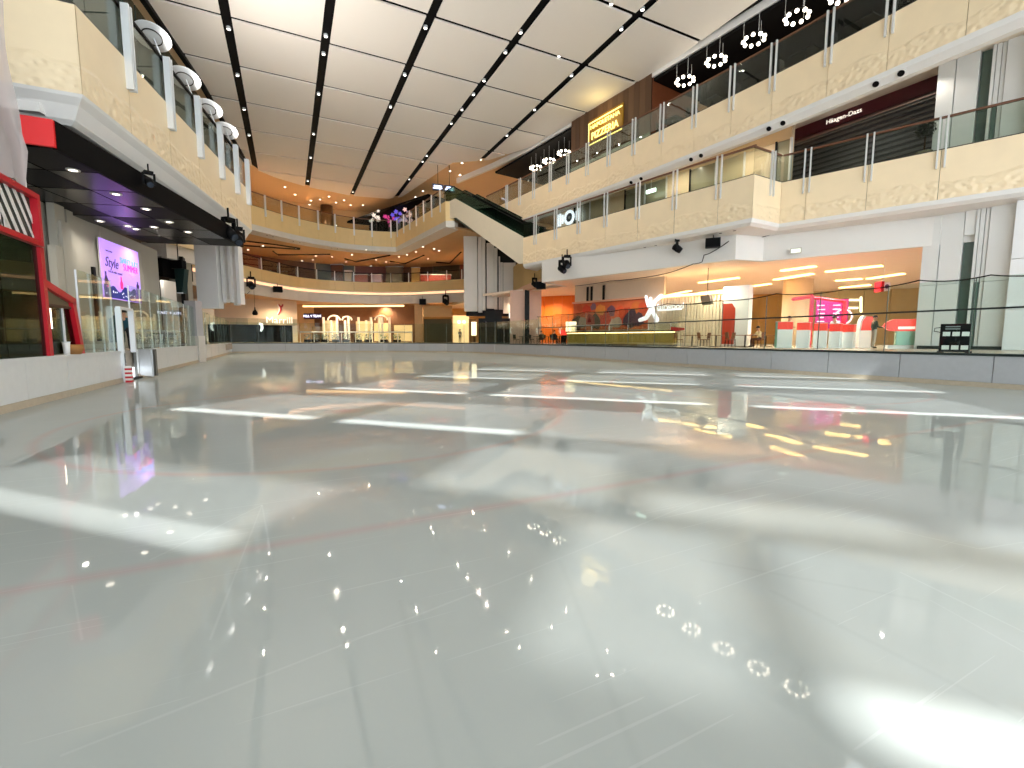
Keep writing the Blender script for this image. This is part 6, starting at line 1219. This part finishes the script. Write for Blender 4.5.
# exit sign on near bulkhead
p = hit(796,251,*BHe); o = thing('exit_sign', 'pale exit sign box on the near white bulkhead', 'sign', tuple(p)); tb_ = (Vector(BHe[1]+(0,))-Vector(BHe[0]+(0,))).normalized(); nb_ = Vector((tb_.y,-tb_.x,0)); nb_ = nb_ if nb_.x<0 else -nb_
MB().obox(p+nb_*0.06, tb_*0.28, nb_*0.05, (0,0,0.16)).build('box', mat('exit_grey','#c9c2b4',0.4), o); MB().obox(p+nb_*0.115, tb_*0.24, nb_*0.006, (0,0,0.11)).build('face', mat('exit_face','#e6efe4',0.4,emit=0.3), o)
# ================================================================== people
def person(name, label, loc, rz, pose, top, trousers, hair='#1c1613', skin='#c9977a', scale=1.0):
    """one continuous skinned body; faces coloured by the nearest body region"""
    J = {'pelvis':(0,0,0.95),'belly':(0,0,1.10),'chest':(0,-0.01,1.32),'neck':(0,0,1.48),'head':(0,-0.02,1.60),'crown':(0,-0.01,1.70)}
    if pose == 'stand':
        J.update({'hipL':(0.10,0,0.90),'kneeL':(0.11,-0.03,0.50),'ankL':(0.11,0.0,0.09),'toeL':(0.12,-0.16,0.04),'hipR':(-0.10,0,0.90),'kneeR':(-0.11,-0.01,0.50),'ankR':(-0.11,0.04,0.09),'toeR':(-0.12,-0.12,0.04),
                  'shL':(0.19,0,1.40),'elL':(0.24,0.02,1.13),'wrL':(0.22,-0.12,0.90),'haL':(0.22,-0.16,0.82),'shR':(-0.19,0,1.40),'elR':(-0.24,-0.05,1.14),'wrR':(-0.16,-0.30,1.12),'haR':(-0.14,-0.39,1.13)})
    else:
        d = -0.47
        for k in ('pelvis','belly','chest','neck','head','crown'): J[k] = (J[k][0], J[k][1]-(0.06 if k in ('chest','neck') else 0.10 if k in ('head','crown') else 0), J[k][2]+d)
        J.update({'hipL':(0.10,-0.03,0.48),'kneeL':(0.12,-0.44,0.50),'ankL':(0.12,-0.42,0.09),'toeL':(0.13,-0.58,0.04),'hipR':(-0.10,-0.03,0.48),'kneeR':(-0.12,-0.44,0.50),'ankR':(-0.12,-0.42,0.09),'toeR':(-0.13,-0.58,0.04),
                  'shL':(0.19,-0.05,0.93),'elL':(0.25,-0.18,0.70),'wrL':(0.12,-0.40,0.76),'haL':(0.09,-0.48,0.77),'shR':(-0.19,-0.05,0.93),'elR':(-0.25,-0.18,0.70),'wrR':(-0.12,-0.40,0.76),'haR':(-0.09,-0.48,0.77)})
    E_ = [('pelvis','belly'),('belly','chest'),('chest','neck'),('neck','head'),('head','crown')]
    for s in 'LR': E_ += [('pelvis','hip'+s),('hip'+s,'knee'+s),('knee'+s,'ank'+s),('ank'+s,'toe'+s),('chest','sh'+s),('sh'+s,'el'+s),('el'+s,'wr'+s),('wr'+s,'ha'+s)]
    R_ = {'pelvis':(0.15,0.11),'belly':(0.14,0.10),'chest':(0.17,0.11),'neck':(0.055,0.055),'head':(0.085,0.10),'crown':(0.06,0.07),'hip':(0.095,0.10),'knee':(0.065,0.065),'ank':(0.045,0.05),'toe':(0.04,0.03),'sh':(0.07,0.07),'el':(0.05,0.05),'wr':(0.035,0.035),'ha':(0.035,0.025)}
    ks = list(J); V = [J[k] for k in ks]; Ed = [(ks.index(a),ks.index(b)) for a,b in E_]
    REG = {}
    for k in ks: REG[k] = 0
    # five fingers per hand, each a short chain rooted in the palm
    for s, sg_ in (('L',1),('R',-1)):
        h = Vector(J['ha'+s]); w = Vector(J['wr'+s]); dirn = (h-w).normalized(); side = dirn.cross(Vector((0,0,1))); side = side.normalized() if side.length > 0.1 else Vector((1,0,0))
        hi = ks.index('ha'+s)
        for f in range(4):
            b = h+side*(f-1.5)*0.02; m1 = b+dirn*0.04; m2 = m1+(dirn*0.9+Vector((0,0,-0.5))).normalized()*(0.035+0.006*(f in (1,2)))
            i0 = len(V); V += [tuple(m1),tuple(m2)]; Ed += [(hi,i0),(i0,i0+1)]
            for nm in (f'f{s}{f}a',f'f{s}{f}b'): ks.append(nm); REG[nm]=0; R_[nm]=(0.010,0.010)
        th = h-dirn*0.02+side*0.04*sg_; i0 = len(V); V += [tuple(th),tuple(th+dirn*0.03+side*0.01*sg_)]; wi = hi; Ed += [(wi,i0),(i0,i0+1)]
        for nm in (f't{s}a',f't{s}b'): ks.append(nm); REG[nm]=0; R_[nm]=(0.011,0.010)
    me = bpy.data.meshes.new('body_skeleton'); me.from_pydata(V, Ed, []); ob = bpy.data.objects.new('body_skeleton', me); COL.objects.link(ob)
    md = ob.modifiers.new('skin','SKIN'); sub = ob.modifiers.new('sub','SUBSURF'); sub.levels = 1; sub.render_levels = 1
    for i, k in enumerate(ks):
        base = k if k in R_ else k[:-1]; me.skin_vertices[0].data[i].radius = R_[base]
    me.skin_vertices[0].data[0].use_root = True
    dg = bpy.context.evaluated_depsgraph_get(); ev = ob.evaluated_get(dg); bm_ = bpy.data.meshes.new_from_object(ev)
    bpy.data.objects.remove(ob)
    ms = [mat('skin_'+skin[1:],skin,0.5,var=0.04), mat('cloth_'+top[1:],top,0.8,var=0.1,scale=12), mat('cloth_'+trousers[1:],trousers,0.8,var=0.1,scale=12), mat('shoe_dark','#26221f',0.6)]
    for m in ms: bm_.materials.append(m)
    segs = []
    for a,b in E_:
        r = 0
        if {a,b} <= {'pelvis','belly','chest','shL','shR','elL','elR','wrL','wrR'}: r = 1
        if a == 'pelvis' and b.startswith('hip') or a.startswith('hip') or a.startswith('knee'): r = 2
        if b.startswith('toe'): r = 3
        segs.append((Vector(J[a]),Vector(J[b]),r))
    for p in bm_.polygons:
        c = p.center; best = 9; rr = 0
        for a,b,r in segs:
            e = b-a; f = max(0,min(1,(c-a).dot(e)/e.length_squared)); d = (c-(a+e*f)).length
            if d < best: best, rr = d, r
        p.material_index = rr; p.use_smooth = True
    root = thing(name, label, 'person', loc, rz); root.scale = (scale,)*3
    b = bpy.data.objects.new('body', bm_); COL.objects.link(b); b.parent = root
    hc = Vector(J['head']); hm = MB()
    for i in range(9):
        pass
    prof = [(0.112*math.sin(math.pi*i/10),0.125*math.cos(math.pi*i/10)) for i in range(6)][::-1]
    MB().lathe([(r+0.004,z) for r,z in prof], tuple(hc+Vector((0,0.018,0.055))), 16).build('hair', mat('hair_'+hair[1:],hair,0.6), root, True, local=True)
    MB().lathe([(0.008,-0.02),(0.016,0.0),(0.004,0.025)], tuple(hc+Vector((0,-0.105,0.0))), 8).build('nose', ms[0], root, True, local=True)
    for sx in (-1,1): MB().lathe([(0.012*math.sin(math.pi*i/4),-0.012*math.cos(math.pi*i/4)) for i in range(5)], tuple(hc+Vector((sx*0.035,-0.092,0.03))), 8).build('eye', m_black, root, True, local=True); MB().lathe([(0.02,-0.012),(0.022,0.0),(0.015,0.012)], tuple(hc+Vector((sx*0.098,0,0.0))), 8, (1,0,0)).build('ear', ms[0], root, True, local=True)
    MB().box(hc.x-0.025,hc.x+0.025,hc.y-0.1,hc.y-0.085,hc.z-0.055,hc.z-0.045).build('mouth', mat('lip','#a0584c',0.5), root, local=True)
    return root
def facing(x, d, tx): # rotate so that -Y of the figure looks towards world direction tx
    return math.atan2(tx[0], -tx[1])
p = pd(873.5,340,24.4); cst = person('person', 'person in dark green jacket and beige trousers standing at the red sign counter', (p.x,p.y,ZM), facing(0,0,(0.75,-0.65)), 'stand', '#3c4a40', '#b5a896')
p = pd(745,340,28.2); p = p+Vector((0.88*math.cos(-0.45),0.88*math.sin(-0.45),0)); person('person', 'person in cream top sitting bent over a cafe table', (p.x,p.y,ZM), -0.45-math.pi/2, 'sit', '#d8c49c', '#5a3a2c', scale=1.0)
p = pd(788,340,27.6); person('person', 'dark haired person behind the row of white partitions near the seating', (p.x,p.y,ZM), facing(0,0,(0.2,-1)), 'stand', '#2c2a30', '#2a2a2e', scale=1.07)
p = pd(833,340,27.4); person('person', 'person in white top behind the row of white partitions near the menu board', (p.x,p.y,ZM), facing(0,0,(-0.3,-1)), 'stand', '#e6e2e0', '#2a2a2e', scale=1.07)
p = pd(537,340,43.6)+Vector((0.73*math.cos(0.3),0.73*math.sin(0.3),0)); person('person', 'person in grey green top at a bistro table by the orange stall', (p.x,p.y,ZM), 0.3-math.pi/2, 'sit', '#5c6a5e', '#2a2a2e')
p = pd(559.5,340,42.2)+Vector((0.73*math.cos(3.3),0.73*math.sin(3.3),0)); person('person', 'person in dark clothes at a bistro table by the orange stall', (p.x,p.y,ZM), 3.3-math.pi/2, 'sit', '#1f1c20', '#2a2a2e')
p = pd(460,340,60); person('person', 'person in striped pale top before the lit room beyond the rink', (p.x,p.y,ZM), facing(0,0,(0,-1)), 'stand', '#b8b8b4', '#2a2a2e')
p = hit(126,340,(-6.3,0),(-6.3,40)); person('person', 'person in teal jacket standing behind the open rink gate', (p.x,p.y,ZM), facing(0,0,(0.2,-1)), 'stand', '#1d4a5c', '#23252c', scale=0.95)
# dark jacket hanging on a rail behind the gate
p = hit(117,335,(-6.3,0),(-6.3,40)); o = thing('coat_rack', 'dark teal coat on a stand beside the open rink gate', 'coat rack', (p.x,p.y,ZM)); MB().tube([(p.x,p.y,ZM),(p.x,p.y,2.6)],0.03,6).build('pole', m_black, o); MB().lathe([(0.05,2.45),(0.22,2.3),(0.26,1.6),(0.24,1.35),(0.2,1.35)],(p.x,p.y,0),10).build('coat', mat('coat_teal','#1c3d3c',0.8,var=0.2), o, True); MB().lathe([(0.25,ZM),(0.25,ZM+0.03)],(p.x,p.y,0),12).build('foot', m_black, o)
# tables, chairs seen through the glass beyond the gate
C4 = make_chair('plastic_chair', 'grey chair in the seating beyond the open rink gate', 'chair', mat('grey_seat','#8a8890',0.5), m_steel, 'chairs beyond the rink gate')
T4 = thing('resting_table', 'dark table in the seating beyond the open rink gate', 'table', (0,0,0), group='tables beyond the rink gate'); MB().box(-0.5,0.5,-0.35,0.35,0.7,0.74).build('table_top', m_dark, T4, local=True)
for sx in (-1,1):
    for sy in (-1,1): MB().box(sx*0.44-0.02,sx*0.44+0.02,sy*0.3-0.02,sy*0.3+0.02,0,0.7).build('leg', m_steel, T4, local=True)
for y in (28.4,31.6): place(T4, USED, (-6.15,y,ZM), 0.1); place(C4, USED, (-6.15,y+0.8,ZM), 0.0); place(C4, USED, (-6.15,y-0.8,ZM), math.pi)
# ================================================================== lamps that light the place
WARM = (1.0,0.80,0.56); PEACH = (1.0,0.87,0.70); NEUT = (1.0,0.93,0.82)
for (x,y,z,pw,c) in ((25.8,22.5,6.2,500,PEACH),(28.5,21.0,6.2,700,PEACH),(30.0,16.5,6.2,900,NEUT),(22.3,28.5,6.2,300,PEACH),(34,27,6.2,1000,PEACH),(31,31,6.2,800,PEACH),(38,23,6.2,1000,PEACH),(42,22,6.2,900,PEACH),(35,18,6.2,900,NEUT),(25.5,43,6.2,420,WARM),(23.5,46,6.2,350,WARM),(29,33,6.2,350,WARM)): spot((x,y,z),pw,c)
for (x,y,pw) in ((-1,66,700),(6,70,800),(13,69,800),(19,64,700),(24,58,500)): spot((x,y,12.8),pw,WARM); spot((x,y+1.0,6.5),pw*0.9,WARM)
for (x,y,pw) in ((-4,62,700),(3,68,800),(10,69,800),(18,62,800),(20,52,700)): spot((x,y,20.3),pw,WARM)
for s in (3,8,13,18): p = PL1.at(s)[0]+PL1.back(s)*2.6; spot((p.x,p.y,14.3),220,PEACH)
for s in (2,6): p = PL3.at(s)[0]+PL3.back(s)*0.9; spot((p.x,p.y,14.7),40,NEUT)
for s in (24,32,38): p = PU.at(s)[0]+PU.back(s)*6; spot((p.x,p.y,19.8),60,PEACH,150,0.8,0.05)
for (x,y) in ((-6.6,20),(-6.4,25),(-6.2,29),(-7.5,38)): spot((x,y,6.3),80,NEUT)
for (x,y,pw) in ((-8.3,50,300),(-6.8,46,250)): spot((x,y,6.2),pw,PEACH)
for w in LAMPS:
    spot((w.x,w.y,ZC-0.02), 140 if w.y > 32 else 20, (1.0,0.87,0.72), 145, 0.9, 0.04)
